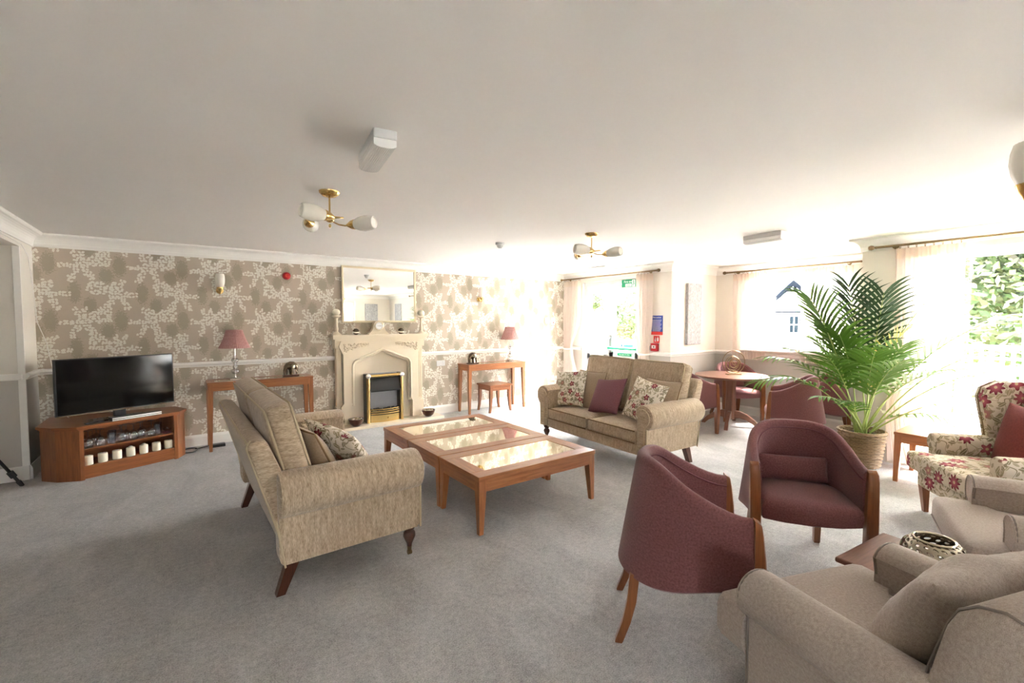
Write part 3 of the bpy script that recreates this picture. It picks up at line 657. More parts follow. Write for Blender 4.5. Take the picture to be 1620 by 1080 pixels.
# ---------------------------------------------------------------- console tables
def make_console(label, loc):
    o = thing('console_table', label, 'table', loc); w, d, h = 1.14, .36, .80
    for e in (-1, 1):
        G().box(-w/2, w/2, e*(d/2-.04)-.04, e*(d/2-.04)+.04, h-.022, h, .002).build('top_rail', 'cherry', o)
        G().box(e*(w/2-.04)-.04, e*(w/2-.04)+.04, -d/2+.08, d/2-.08, h-.022, h, .002).build('top_rail', 'cherry', o)
        G().box(-w/2+.04, w/2-.04, e*(d/2-.014)-.01, e*(d/2-.014)+.01, h-.10, h-.022).build('apron', 'cherry', o)
        G().box(e*(w/2-.014)-.01, e*(w/2-.014)+.01, -d/2+.04, d/2-.04, h-.10, h-.022).build('apron', 'cherry', o)
        for q in (-1, 1): G().loft([[(e*(w/2-.003)-e*a, q*(d/2-.003)-q*b, z) for a, b in ((0, 0), (ww, 0), (ww, ww), (0, ww))] for z, ww in ((h-.022, .055), (h-.10, .055), (0, .032))]).build('leg', 'cherry', o)
    G().box(-w/2+.078, w/2-.078, -d/2+.078, d/2-.078, h-.01, h-.002).build('mirror_glass_panel', 'smoked', o)
    return o
k1 = make_console('cherry console table against the wallpaper beside the television, left of the fireplace', (.795, 6.405, 0))
copy_thing(k1, (4.275, 6.44, 0), 0, 'cherry console table against the wallpaper right of the fireplace with stool beneath')
o = thing('wooden_stool', 'square cherry wood stool standing half under the right console table', 'stool', (4.255, 6.35, 0), R(0))
G().box(-.225, .225, -.21, .21, .43, .455, .005).build('seat', 'walnut', o)
for e in (-1, 1):
    G().box(-.19, .19, e*.178-.01, e*.178+.01, .36, .43).build('apron', 'walnut', o); G().box(e*.19-.01, e*.19+.01, -.17, .17, .36, .43).build('apron', 'walnut', o)
    for q in (-1, 1): G().loft([[(e*(.205-a)+e*dx, q*(.19-b), z) for a, b in ((0, 0), (ww, 0), (ww, ww), (0, ww))] for z, ww, dx in ((.43, .045, 0), (.25, .045, 0), (.10, .034, .004), (0, .03, .02))]).build('leg', 'walnut', o)

# ---------------------------------------------------------------- table lamps and elephants on the consoles
def make_lamp(label, loc):
    o = thing('table_lamp', label, 'lamp', loc)
    G().box(-.06, .06, -.06, .06, 0, .02, .003).box(-.045, .045, -.045, .045, .02, .035, .003).build('base', 'chrome', o)
    G().tube([(0, 0, .03), (0, 0, .40)], .007, 10).lathe([(.02, .185), (.03, .19), (.02, .195)], 16).lathe([(.016, .28), (.022, .285), (.016, .29)], 16).build('stem', 'chrome', o, True)
    for z, r in ((.10, .045), (.235, .04), (.155, .028)): G().sphere((0, 0, z), (r, r, r*.86), 14, 8).build('crystal_ball', 'crystal', o, True)
    rings = []
    for i in range(7):
        t = i/6; r = .165*(1-t)+.085*t-.008*sin(PI*t); rings.append([((r+.003*(1 if j % 2 else -1))*cos(2*PI*j/96), (r+.003*(1 if j % 2 else -1))*sin(2*PI*j/96), .385+.215*t) for j in range(96)])
    sh = G().loft(rings, True, False).build('lamp_shade', 'shade', o, False)
    G().tube([(.166*cos(2*PI*j/32), .166*sin(2*PI*j/32), .387) for j in range(32)], .004, 6, None, True).tube([(.084*cos(2*PI*j/32), .084*sin(2*PI*j/32), .598) for j in range(32)], .004, 6, None, True).tube([(-.085, 0, .595), (.085, 0, .595)], .002, 5).tube([(0, 0, .40), (0, 0, .60)], .004, 6).build('shade_trim', 'shade', sh)
    return o
l1 = make_lamp('table lamp with pink pleated shade on crystal stem on the left console', (.52, 6.40, .80))
copy_thing(l1, (4.66, 6.46, .80), 0, 'table lamp with pink pleated shade on crystal stem on the right console')
def make_elephant(label, loc, rz):
    o = thing('elephant_ornament', label, 'ornament', loc, rz)
    arch = [(-.062, 0, .02), (-.066, 0, .07), (-.055, 0, .115), (-.03, 0, .145), (0, 0, .152), (.03, 0, .15), (.058, 0, .128), (.072, 0, .095), (.076, 0, .06), (.074, 0, .02)]
    G().tube(arch, [.022, .023, .03, .036, .038, .036, .03, .02, .014, .010], 10).sphere((.0, 0, .125), (.07, .036, .045)).tube([(.012, .0, .11), (.018, 0, .06), (.014, 0, .018)], [.03, .022, .024], 10).tube([(-.05, .018, .09), (-.052, .02, .018)], [.024, .02], 8).tube([(.0, -.02, .09), (.006, -.02, .018)], [.024, .02], 8).build('body', 'bronze', o, True)
    for e in (-1, 1): G().sphere((.022, e*.037, .122), (.026, .007, .034), 12, 8).build('ear', 'silver', o, True)
    for e in (-1, 1): G().tube([(.055, e*.018, .085), (.066, e*.022, .06), (.076, e*.02, .05)], [.006, .005, .002], 6).build('tusk', 'chrome', o, True)
    G().box(-.09, .095, -.045, .045, 0, .02, .004).build('plinth', 'dark_wood', o)
    return o
e1 = make_elephant('shiny bronze elephant ornament on the left console table', (1.13, 6.40, .80), 0)
copy_thing(e1, (3.87, 6.42, .80), R(0), 'shiny bronze elephant ornament on the right console table')

# ---------------------------------------------------------------- fireplace
FX = 2.385
o = thing('fireplace_surround', 'cream stone fireplace surround with pointed arch and carved corners', 'fireplace', (FX, YB, 0))
G().prism([(-.73, 0), (-.73, -.16), (-.71, -.20), (.71, -.20), (.73, -.16), (.73, 0)], 1.275, 1.31).prism([(-.70, 0), (-.70, -.165), (.70, -.165), (.70, 0)], 1.25, 1.275).prism([(-.675, 0), (-.675, -.15), (.675, -.15), (.675, 0)], 1.225, 1.25).build('mantel_shelf', 'stone', o)
# front face with four-centred arch opening
def arch(hw, spring, apex, n=7):
    L = []
    for i in range(n): 
        a = PI/2*i/(n-1); L.append((-hw+.10*(1-cos(a)), spring+.10*sin(a)))
    R_ = [(-x, z) for x, z in L][::-1]
    return L + [(0, apex)] + R_
ar = arch(.44, .86, 1.10)
outer = [(-.59, 0), (-.59, .30), (-.555, .34), (-.555, 1.12), (-.60, 1.15), (-.60, 1.225)]
def facing(g, y0, y1, inn, hw_low):
    poly_l = [(-.60, .04), (-.60, .30), (-.56, .345), (-.56, 1.10), (-.62, 1.15), (-.62, 1.225)]
    il = [(-hw_low, .04), (-hw_low, .30), (-inn[0][0]*-1-.0, .34)] if False else [(-hw_low, .04), (-hw_low, .29), (inn[0][0], .335)]
    left = il + inn[:len(inn)//2+1]
    for sgn in (-1, 1):
        o_ = [(-sgn*p[0]*1, p[1]) for p in poly_l]; i_ = [(-sgn*p[0], p[1]) for p in left]
        top = (0, 1.225)
        # strips between the inner arch and the outer edge
        per = [o_[0], o_[1], o_[2], o_[3]] + [o_[3]]*0
        K = len(i_); outp = []
        for q, p in enumerate(i_):
            t = q/(K-1)
            if p[1] <= .30: outp.append(o_[0] if q == 0 else o_[1])
            elif p[1] < .4: outp.append(o_[2])
            elif q == K-1: outp.append(top)
            else:
                z = p[1]; zz = 1.10 if q > 4 else z
                u = (q-3)/(K-4)
                outp.append((o_[3][0], min(1.10, .86+u*.6)) if u < .42 else ((o_[4][0], 1.15) if u < .5 else (o_[5][0]*(1-max(0, u-.55)/.45), 1.225)))
        v = []; f = []
        for (a, b), (c, d) in zip(i_, outp): v += [(a, y0, b), (c, y0, d), (a, y1, b), (c, y1, d)]
        for q in range(K-1):
            a = q*4; b = a+4; f += [(a, b, b+1, a+1), (a+2, a+3, b+3, b+2), (a, a+2, b+2, b), (a+1, b+1, b+3, a+3)]
        f += [(0, 1, 3, 2), ((K-1)*4, (K-1)*4+2, (K-1)*4+3, (K-1)*4+1)]
        g.add(v, f)
    return g
facing(G(), -.14, -.0, ar, .465).build('facing', 'stone', o)
ar2 = arch(.475, .87, 1.135)
mold = [(x*.99, -.142, z) for x, z in ar]
G().tube([(-.44, -.14, .34)] + mold + [(.44, -.14, .34)], .014, 8).build('arch_moulding', 'stone', o, True)
G().tube([(-.425, -.10, .30)] + [(x*.965, -.10, z-.016) for x, z in ar] + [(.425, -.10, .30)], .022, 8).build('arch_moulding', 'stone', o, True)
for e in (-1, 1):
    G().box(e*.61-.05, e*.61+.05, -.11, 0, .04, .30, .004).box(e*.61-.035, e*.61+.035, -.095, 0, .30, 1.12, .004).box(e*.62-.05, e*.62+.05, -.12, 0, 1.12, 1.225, .004).build('pilaster', 'stone', o)
    for fx in (-.018, 0, .018): G().tube([(e*.61+fx, -.096, .33), (e*.61+fx, -.096, 1.09)], .006, 6).build('flute', 'stone', o, True)
    G().box(e*.435-.001-.17, e*.435+.11, -.143, -.135, 1.185, 1.20).build('panel_edge', 'stone', o)
    rnd = random.Random(5); g = G()
    for q in range(46):
        x = .20+.35*rnd.random()**.7; zmax = 1.185; zmin = 1.185-.115*((x-.16)/.37)**1.3
        z = zmin+(zmax-zmin)*rnd.random(); r = .007+.008*rnd.random(); g.sphere((e*x, -.142, z), (r*1.2, .008, r), 8, 5)
    for q in range(7): g.tube([(e*(.22+.045*q+.018*cos(a)), -.143, 1.165-.008*q+.014*sin(a)) for a in [i*PI/4 for i in range(7)]], .0035, 5)
    cs = g.build('carved_foliage', 'carve', o, True); cs['kind'] = 'stuff'
G().box(-.56, .56, -.055, -.002, .04, 1.225).build('back_panel', 'marble', o)
o = thing('hearth_slab', 'polished cream marble hearth slab under the fireplace', 'hearth', (FX, YB-.025, 0))
G().box(-.89, .89, -.325, .0, 0, .04, .004).build('slab', 'marble', o)
o = thing('electric_fire', 'brass framed electric fire with black hood inside the surround', 'fire', (FX+.01, YB-.06, .04))
for e in (-1, 1):
    G().box(e*.25-.025, e*.25+.025, -.14, 0, 0, .70, .004).build('side_casing', 'black', o)
    G().tube([(e*.25, -.142, .0), (e*.25, -.142, .655)], .024, 12).build('side_column', 'brass', o, True)
    G().lathe([(.034, -.005), (.034, .015), (.02, .022), (.008, .025)], 16, MT((e*.25, -.15, .675), PI/2)).build('corner_boss', 'chrome', o, True)
G().tube([(-.22, -.142, .675), (.22, -.142, .675)], .022, 12).build('top_bar', 'brass', o, True)
G().box(-.25, .25, -.02, 0, 0, .70).build('fire_back', 'grey', o)
G().loft([[(x, -.02, .64), (x, -.10, .64), (x, -.175, .46), (x, -.165, .445), (x, -.02, .52)] for x in (-.215, .215)]).build('hood', 'black', o)
G().box(-.222, .222, -.13, -.02, 0, .16).build('fuel_tray', 'black', o)
rnd = random.Random(3); g = G()
for q in range(60): g.sphere((-.2+.4*rnd.random(), -.05-.08*rnd.random(), .165+.02*rnd.random()), (.018, .016, .014), 6, 4)
c = g.build('coals', 'black', o); c['kind'] = 'stuff'
for z in (.185, .155, .125): G().tube([(-.215+.43*i/10, -.135-.045*sin(PI*i/10), z-.006*0) for i in range(11)], .008, 8).build('grate_bar', 'brass', o, True)
G().loft([[(-.215+.43*i/10, -.135-.045*sin(PI*i/10)-b, z) for b, z in ((0, 0), (0, .105), (-.012, .105), (-.012, 0))] for i in range(11)]).build('grate_front', 'brass', o)
G().lathe([(.012, 0), (.01, .02), (.004, .024)], 12, MT((.03, -.175, .055), PI/2)).build('knob', 'brass', o, True)
# bowls on the hearth
def make_bowl(label, loc):
    o = thing('wooden_bowl', label, 'bowl', loc)
    G().lathe([(.03, 0), (.045, .004), (.08, .035), (.10, .085), (.104, .105), (.097, .105), (.09, .085), (.07, .04), (.02, .02)], 24).build('bowl', 'dark_wood', o, True)
    rnd = random.Random(11); g = G()
    for q in range(26):
        a = rnd.random()*6.28; r = .07*rnd.random()**.5; rr = .016+.009*rnd.random(); g.sphere((r*cos(a), r*sin(a), .08+.02*rnd.random()), rr, 8, 5)
    c = g.build('pot_pourri', 'silver', o, True); c['kind'] = 'stuff'; return o
b1 = make_bowl('dark wooden bowl of shiny pebbles at the left end of the hearth', (1.945, 6.37, .04))
copy_thing(b1, (3.05, 6.38, .04), 0, 'dark wooden bowl of shiny pebbles at the right end of the hearth')
# mantel ornaments
def make_candlestick(label, loc):
    o = thing('candlestick', label, 'candlestick', loc)
    G().lathe([(.068, 0), (.066, .012), (.04, .03), (.022, .05), (.027, .09), (.02, .12), (.018, .20), (.024, .235), (.045, .25), (.062, .258), (.062, .272), (.02, .274)], 20).build('stick', 'stone', o, True)
    c = G().sphere((0, 0, .318), (.054, .054, .048), 16, 10).build('ball_candle', 'candle', o, True); G().tube([(0, 0, .36), (.002, 0, .382)], .002, 5).build('wick', 'black', c)
    return o
c1 = make_candlestick('cream candlestick with round candle at the left end of the mantel', (FX-.635, YB-.09, 1.31))
copy_thing(c1, (FX+.635, YB-.09, 1.31), 0, 'cream candlestick with round candle at the right end of the mantel')
def make_orb(label, loc):
    o = thing('decorative_ball', label, 'ornament', loc)
    G().sphere((0, 0, .045), .045, 18, 12).build('ball', 'bronze', o, True); G().lathe([(.0455, -.009), (.0462, 0), (.0455, .009)], 24, MT((0, 0, .04), .2)).build('pale_band', 'candle', o, True); return o
r1 = make_orb('small brown ball with pale band on the mantel left of the clock', (FX-.37, YB-.10, 1.31))
copy_thing(r1, (FX+.30, YB-.10, 1.31), 0, 'small brown ball with pale band on the mantel right of the clock')
o = thing('mantel_clock', 'cream stone mantel clock with round dial and curved shoulders', 'clock', (FX-.045, YB-.09, 1.31))
pr = [(-.15, 0), (-.15, .012), (-.135, .02), (-.11, .045), (-.09, .08), (-.08, .12)] + [(.08*cos(a), .13+.072*sin(a)) for a in [PI-i*PI/10 for i in range(11)]] + [(.08, .12), (.09, .08), (.11, .045), (.135, .02), (.15, .012), (.15, 0)]
G().extr(pr, 'y', -.04, .05, .006).build('clock_case', 'stone', o)
G().lathe([(.064, 0), (.066, .006), (.056, .01), (.055, .004)], 24, MT((0, -.04, .125), PI/2)).build('bezel', 'gold', o, True)
d = G().lathe([(.052, 0), (.052, .0085)], 24, MT((0, -.04, .125), PI/2)).build('dial', 'signwhite', o)
for q in range(12): G().box(-.0015, .0015, -.0500, -.048, .040, .049, 0, 2, Matrix.Translation((0, 0, .125)) @ Euler((0, q*PI/6, 0)).to_matrix().to_4x4()).build('hour_mark', 'black', d)
G().box(-.002, .036, -.0505, -.0485, .123, .127).build('hand', 'black', d); G().box(-.03, .002, -.0505, -.0485, .1235, .1265).build('hand', 'black', d)
# mirror
o = thing('wall_mirror', 'large landscape mirror with slim pale gold frame over the mantel', 'mirror', (2.407, YB, 1.885), 0)
w, hh = .56, .405
for e in (-1, 1):
    G().box(-w, w, -.035, 0, e*hh-(.03 if e > 0 else 0), e*hh+(0 if e > 0 else .03), .006).build('frame_rail', 'gold', o); G().box(e*w-(.03 if e > 0 else 0), e*w+(0 if e > 0 else .03), -.034, 0, -hh+.028, hh-.028, .006).build('frame_stile', 'gold', o)
G().box(-w+.02, w-.02, -.02, -.004, -hh+.02, hh-.02).build('mirror_glass', 'mirror', o)

# ---------------------------------------------------------------- wall fittings
def make_sconce(label, loc):
    o = thing('wall_light', label, 'wall light', loc)
    G().lathe([(.04, 0), (.04, .012), (.02, .02)], 18, MT((0, 0, -.04), PI/2)).build('wall_plate', 'brass', o, True)
    G().tube([(0, -.015, -.04), (0, -.05, -.075), (0, -.085, -.085), (0, -.10, -.06), (0, -.10, -.03)], .007, 8).build('arm', 'brass', o, True)
    G().lathe([(.006, -.085), (.012, -.065), (.03, -.035), (.038, -.005), (.036, 0)], 18, None, (0, -.10, 0)).build('cup', 'brass', o, True)
    rings = [[((r+.0012*(j % 2))*cos(2*PI*j/36), -.10+(r+.0012*(j % 2))*sin(2*PI*j/36), z) for j in range(36)] for r, z in ((.036, -.005), (.048, .04), (.053, .085), (.049, .13), (.042, .155), (.037, .155), (.03, .15))]
    G().loft(rings, True, True).build('glass_shade', 'opal', o, True); return o
w1 = make_sconce('brass wall light with opal glass shade left of the fireplace above the lamp', (.40, YB, 1.92))
copy_thing(w1, (4.13, YB, 1.91), 0, 'brass wall light with opal glass shade right of the mirror')
o = thing('fire_alarm_sounder', 'round red fire alarm sounder high on the wallpaper', 'alarm', (1.146, YB, 2.10))
G().lathe([(.048, 0), (.05, .02), (.046, .05), (.036, .058)], 24, MT((0, 0, 0), PI/2)).build('housing', 'red', o, True); G().lathe([(.030, .058), (.024, .064), (.01, .062)], 24, MT((0, 0, 0), PI/2)).build('sounder_face', 'redsign', o, True)
o = thing('room_thermostat', 'small white thermostat box on the wallpaper near the exit door', 'thermostat', (5.655, YB, 1.51)); G().box(-.05, .05, -.028, 0, -.06, .06, .006).build('housing', 'upvc', o); G().box(-.025, .025, -.032, -.028, .0, .03, .002).build('display', 'grey', o)
o = thing('call_panel', 'cream wall panel with small red button right of the thermostat', 'panel', (5.79, YB, 1.50)); G().box(-.05, .05, -.02, 0, -.07, .07, .005).build('housing', 'candle', o); G().lathe([(.011, 0), (.009, .006)], 12, MT((.012, -.02, -.03), PI/2)).build('button', 'red', o)
def socket(label, x, z, col='upvc', wd=.074):
    o = thing('wall_socket', label, 'socket', (x, YB, z)); G().box(-wd, wd, -.01, 0, -.044, .044, .003).build('face_plate', col, o)
    for e in (-1, 1): G().box(e*wd*.5-.006, e*wd*.5+.006, -.016, -.01, .014, .03, .001).build('switch', col, o); G().box(e*wd*.5-.003, e*wd*.5+.003, -.0105, -.0095, -.02, -.008).build('pin_slot', 'grey', o)
socket('white double socket on the wallpaper right of the fireplace', 3.40, .82); socket('white double socket on the wallpaper right of the second console lamp', 5.21, .83, 'upvc', .05)
socket('low white switch plate with red mark near the exit door curtain', 5.80, .40, 'upvc', .044)
o = thing('tree_canvas', 'narrow grey tree canvas picture on the white bay return wall', 'picture', (6.655, YR, 1.615))
G().box(-.185, .185, -.045, 0, -.485, .485, .003).build('canvas', 'canvas', o, False, 'up')
o = thing('tree_canvas', 'grey tree canvas picture on the wall behind the camera, seen in the mirror', 'picture', (5.42, YF, 1.6))
G().box(-.22, .22, 0, .045, -.48, .48, .003).build('canvas', 'canvas', o, False, 'up')
o = thing('tree_canvas', 'second grey canvas at right in the mirror, hung beyond the patio doors', 'picture', (XR, -1.75, 1.6))
G().box(-.045, 0, -.25, .25, -.48, .48, .003).build('canvas', 'canvas', o, False, 'up')

# ---------------------------------------------------------------- tub chairs
def make_tub(label, loc, rz, cush=True):
    o = thing('tub_chair', label, 'chair', loc, rz)
    # plan path from the right front tip round the back to the left front tip
    path = []
    for i in range(5): path.append((.235-.235*i/5, -.285))
    for i in range(1, 24): 
        a = PI*i/24; path.append((-.27*sin(a)**.85, -.285*cos(a)))
    path = [(.235-.235*i/5, -.285) for i in range(5)] + [(-.275*abs(sin(PI*i/24))**.9, -.285*cos(PI*i/24)) for i in range(25)] + [(.235-.235*i/5, .285) for i in range(4, -1, -1)]
    rings = []; tops = []; outs = []
    for q, (x, y) in enumerate(path):
        p = Vector((x, y, 0)); t = (Vector((*path[min(q+1, len(path)-1)], 0))-Vector((*path[max(q-1, 0)], 0))).normalized(); n = Vector((t.y, -t.x, 0))   # outward
        k_ = min(1, max(0, (.235-x)/.50)); ks = k_*k_*(3-2*k_); zt = .675+.185*ks; zb = .350-.055*ks
        th = .05+.012*ks; r = []
        def off_(d, z): 
            fl = (.055*ks+.012)*(z-.45)/.4; return p + n*(d+fl) + Vector((0, 0, z))
        prof = [(.0, zb), (th*.5, zb), (th*.52, zb+.03), (th*.56, (zb+zt)/2), (th*.5, zt-.05), (th*.46, zt-.018), (th*.28, zt-.003), (0, zt+.002), (-th*.28, zt-.003), (-th*.46, zt-.018), (-th*.5, zt-.06), (-th*.5, (zb+zt)/2), (-th*.5, zb+.02)]
        rings.append([off_(d, z) for d, z in prof]); outs.append(off_(th*.5+.002, zt-.048))
    sh = G().loft(rings, True, True).build('shell', 'mauve', o, True)
    G().tube(outs, .004, 6).build('piping', 'mauvedk', sh, True)
    # seat: D shape, crowned
    def dsh(k_): 
        L = [(.265*k_+.0, -.255*k_), (.30*k_, -.15*k_), (.315*k_, 0), (.30*k_, .15*k_), (.265*k_, .255*k_)]
        return L + [(-.245*k_*abs(sin(PI*i/12))**.9, .255*k_*cos(PI*i/12)) for i in range(0, 13)]
    G().loft([[(x, y, z) for x, y in dsh(k_)] for z, k_ in ((.352, .95), (.360, .985), (.395, 1.0), (.43, 1.0), (.452, .975), (.468, .92), (.478, .75), (.484, .4), (.485, .02))]).build('seat', 'mauve', o, True)
    for e in (-1, 1):      # front posts run from the floor to the arm tips
        G().loft([[(cx+a, e*cy+b, z+(.012 if a < 0 and z > .655 else 0)) for a, b in ((-dx, -w), (dx*.7, -w), (dx, -w*.75), (dx, w*.75), (dx*.7, w), (-dx, w))] for z, cx, cy, dx, w in ((0, .270, .280, .018, .021), (.10, .268, .284, .021, .024), (.20, .264, .288, .025, .027), (.28, .262, .290, .027, .029), (.40, .258, .292, .026, .029), (.52, .253, .294, .022, .028), (.62, .247, .296, .017, .027), (.660, .243, .296, .014, .026), (.670, .241, .296, .012, .022))]).build('front_leg', 'beech', o, True)
        G().loft([[(cx+a, e*cy+b, z) for a, b in ((-w, -w), (w, -w), (w, w), (-w, w))] for z, cx, cy, w in ((0, -.32, .215, .015), (.01, -.318, .215, .018), (.10, -.285, .205, .019), (.20, -.262, .198, .021), (.33, -.25, .195, .022))]).build('rear_leg', 'beech', o, True)
    if cush:
        c = G().pillow(.40, .16, .10, 12, MT((0, 0, 0)), .03).build('lumbar_cushion', 'mauve', o, True, 'up'); c.location = (-.11, 0, .56); c.rotation_euler = (R(12), 0, R(-90))
    return o
def face(deg): return R(deg)
tA = make_tub('mauve tub chair seen from behind, nearest the beige sofa in the foreground', (2.01, 1.286, 0), face(-50))
copy_thing(tA, (3.10, 1.217, 0), face(217.7), 'mauve tub chair with lumbar cushion facing the camera in the foreground')
copy_thing(tA, (6.0, 2.42, 0), face(112), 'mauve tub chair seen side-on, nearest behind the potted palm')
copy_thing(tA, (6.93, 3.64, 0), face(236), 'mauve tub chair behind the round table, facing the camera under the bay window')
copy_thing(tA, (5.62, 3.62, 0), face(-22), 'mauve tub chair at the left of the round table, mostly hidden by the beige sofa')
copy_thing(tA, (6.86, 2.42, 0), face(115), 'mauve tub chair farthest into the bay, its top showing behind the palm fronds')
# ---------------------------------------------------------------- round dining table and spiral sculpture
o = thing('round_table', 'round brown pedestal table in the bay with four curved feet', 'table', (6.40, 3.42, 0))
G().lathe([(.40, .695), (.46, .70), (.485, .708), (.49, .72), (.487, .732), (.47, .736)], 40).build('table_top', 'mahog', o, True)
G().loft([[(w*a, w*b, z) for a, b in ((-1, -.8), (-.8, -1), (.8, -1), (1, -.8), (1, .8), (.8, 1), (-.8, 1), (-1, .8))] for z, w in ((.10, .062), (.25, .058), (.5, .05), (.69, .055))]).build('pedestal', 'mahog', o)
for q in range(4):
    a = q*PI/2+R(20); mt = Euler((0, 0, a)).to_matrix().to_4x4(); pr = [(.04, .10), (.04, .22), (.12, .215), (.22, .175), (.32, .10), (.385, .02), (.39, 0), (.34, 0), (.29, .05), (.20, .10), (.12, .12)]
    G().extr(pr, 'y', -.024, .024, .004, mt).build('foot', 'mahog', o, False)
o = thing('spiral_sculpture', 'wire sculpture of nested rings on the round table', 'sculpture', (6.42, 3.40, .736), R(-33))
G().box(-.10, .10, -.04, .04, 0, .012, .003).build('base', 'antique', o)
for r, cx, cz in ((.165, 0, .18), (.105, .0, .145), (.10, -.02, .165), (.085, .02, .135), (.065, .0, .16)): G().tube([(cx+r*cos(a), .002*cx, cz+r*sin(a)) for a in [2*PI*i/40 for i in range(40)]], .0055, 6, None, True).build('ring', 'antique', o, True)
for q in range(4): G().tube([(.055*cos(a+q)*(1-.2*q), .0, .16+.055*sin(a)*(1-.2*q)) for a in [2*PI*i/20 for i in range(20)]], .002, 5, None, True).build('inner_wire', 'antique', o, True)

# ---------------------------------------------------------------- greige armchairs
def make_armchair(label, loc, rz):
    o = thing('armchair', label, 'armchair', loc, rz)
    G().softbox((.02, 0, .215), (.74, .60, .19), .03, 0, 6).build('seat_base', 'greige', o, True)
    tp = [(-.30, -.265), (0, -.265), (.322, -.265), (.325, -.385), (.45, -.385), (.472, -.36), (.478, -.18), (.48, 0), (.478, .18), (.472, .36), (.45, .385), (.325, .385), (.322, .265), (0, .265), (-.30, .265)]
    c = G().loft([[(.09+(x-.09)*k_, y*k2, z) for x, y in tp] for z, k_, k2 in ((.295, .93, .93), (.30, .97, .97), (.325, 1, 1), (.42, 1, 1), (.448, .975, .97), (.460, .92, .90), (.466, .70, .66), (.468, .3, .3))]).build('seat_cushion', 'greige', o, True)
    G().tube([(.477, -.33, .345), (.477, .33, .345)], .004, 6).tube([(.355, -.392, .345), (.44, -.392, .345)], .003, 6).build('piping', 'greigeline', c, True)
    for e in (-1, 1):
        pr = [(.268, .14), (.268, .53)]; cy, cz, r = .335, .53, .088
        pr += [(cy+r*cos(a), cz+r*sin(a)) for a in [PI*.86-i*(PI*1.22)/14 for i in range(15)]] + [(.372, .47), (.370, .14)]
        pr = [(e*p[0], p[1]) for p in pr]
        st = [(.315, .955, 0), (.32, .985, 0), (.295, 1.0, 0), (.1, 1, .004), (-.15, 1, .012), (-.40, 1, .03)]
        cyy = sum(p[0] for p in pr)/len(pr); czz = .36
        a = G().loft([[(x, cyy+(p[0]-cyy)*k_, czz+(p[1]-czz)*k_+(up if p[1] > .3 else 0)) for p in pr] for x, k_, up in st]).build('arm', 'greige', o, True)
        fp = [(e*(.335+.083*cos(t)), .53+.083*sin(t)) for t in [PI*.9-i*(PI*1.2)/12 for i in range(13)]]
        G().tube([(.311, e*.268, .5)]+[(.311, p[0], p[1]) for p in fp]+[(.311, e*.372, .44), (.311, e*.368, .15)], .005, 6).build('piping', 'greigeline', a, True)
    # raked back with rounded top
    pb = [(-.20, .40), (-.215, .60), (-.255, .79), (-.275, .835), (-.31, .865), (-.36, .88), (-.42, .865), (-.455, .82), (-.45, .70), (-.43, .45), (-.40, .14), (-.28, .14), (-.22, .3)]
    b = G().extr(pb, 'y', -.372, .372, .04).build('backrest', 'greige', o, True)
    for e in (-1, 1): G().tube([(x*1.0, e*.338, z) for x, z in [(-.207, .56), (-.222, .66), (-.257, .79), (-.277, .834), (-.312, .863), (-.36, .877), (-.42, .862), (-.452, .82), (-.447, .70), (-.43, .45)]], .0035, 6).build('piping', 'greigeline', b, True)
    G().softbox((-.03, 0, .0), (.05, .56, .1), .02, 0, 4, MT((.345, 0, .20))).build('front_border', 'greige', o, True)
    for ex, e in ((1, -1), (1, 1), (-1, -1), (-1, 1)): G().taper((ex*.32-.03, e*.30, 0), (ex*.30-.03, e*.29, .14), .028, .045).build('leg', 'beech', o)
    return o
A1 = make_armchair('greige armchair with big back cushion in the right foreground, nearest the camera', (1.885, .375, 0), R(71))
c = thing('back_cushion', 'large rumpled greige cushion leaning in the nearest armchair', 'cushion', (1.885, .375, 0), R(71))
g = G().pillow(.58, .46, .20, 20)
for q, p in enumerate(g.v): p.y += .012*sin(p.x*17+p.z*9)*max(0, 1-abs(p.x)/.3)+.006*sin(p.x*31-p.z*23)
cc = g.build('cushion_cover', 'greige', c, True, 'up'); cc.matrix_local = MT((-.10, 0, .635), 0, 0, R(-90)) @ Euler((R(24), 0, 0)).to_matrix().to_4x4()
wr = lambda x, z: .012*sin(x*17+z*9)*max(0, 1-abs(x)/.3)+.006*sin(x*31-z*23)
n = 10; pts = [(x*.285, wr(x*.285, z*.225), z*.225) for x, z in [(-1+2*i/n, -1+.07*(1-(2*i/n-1)**2)) for i in range(n)]+[(1-.07*(1-(2*i/n-1)**2), -1+2*i/n) for i in range(n)]+[(1-2*i/n, 1-.07*(1-(2*i/n-1)**2)) for i in range(n)]+[(-1+.07*(1-(2*i/n-1)**2), 1-2*i/n) for i in range(n)]]
G().tube(pts, .004, 6, None, True).build('piping', 'greigeline', cc, True)
A2 = copy_thing(A1, (3.50, .13, 0), R(110), 'greige armchair at the right edge, between the openwork vase and the floral wing chair')
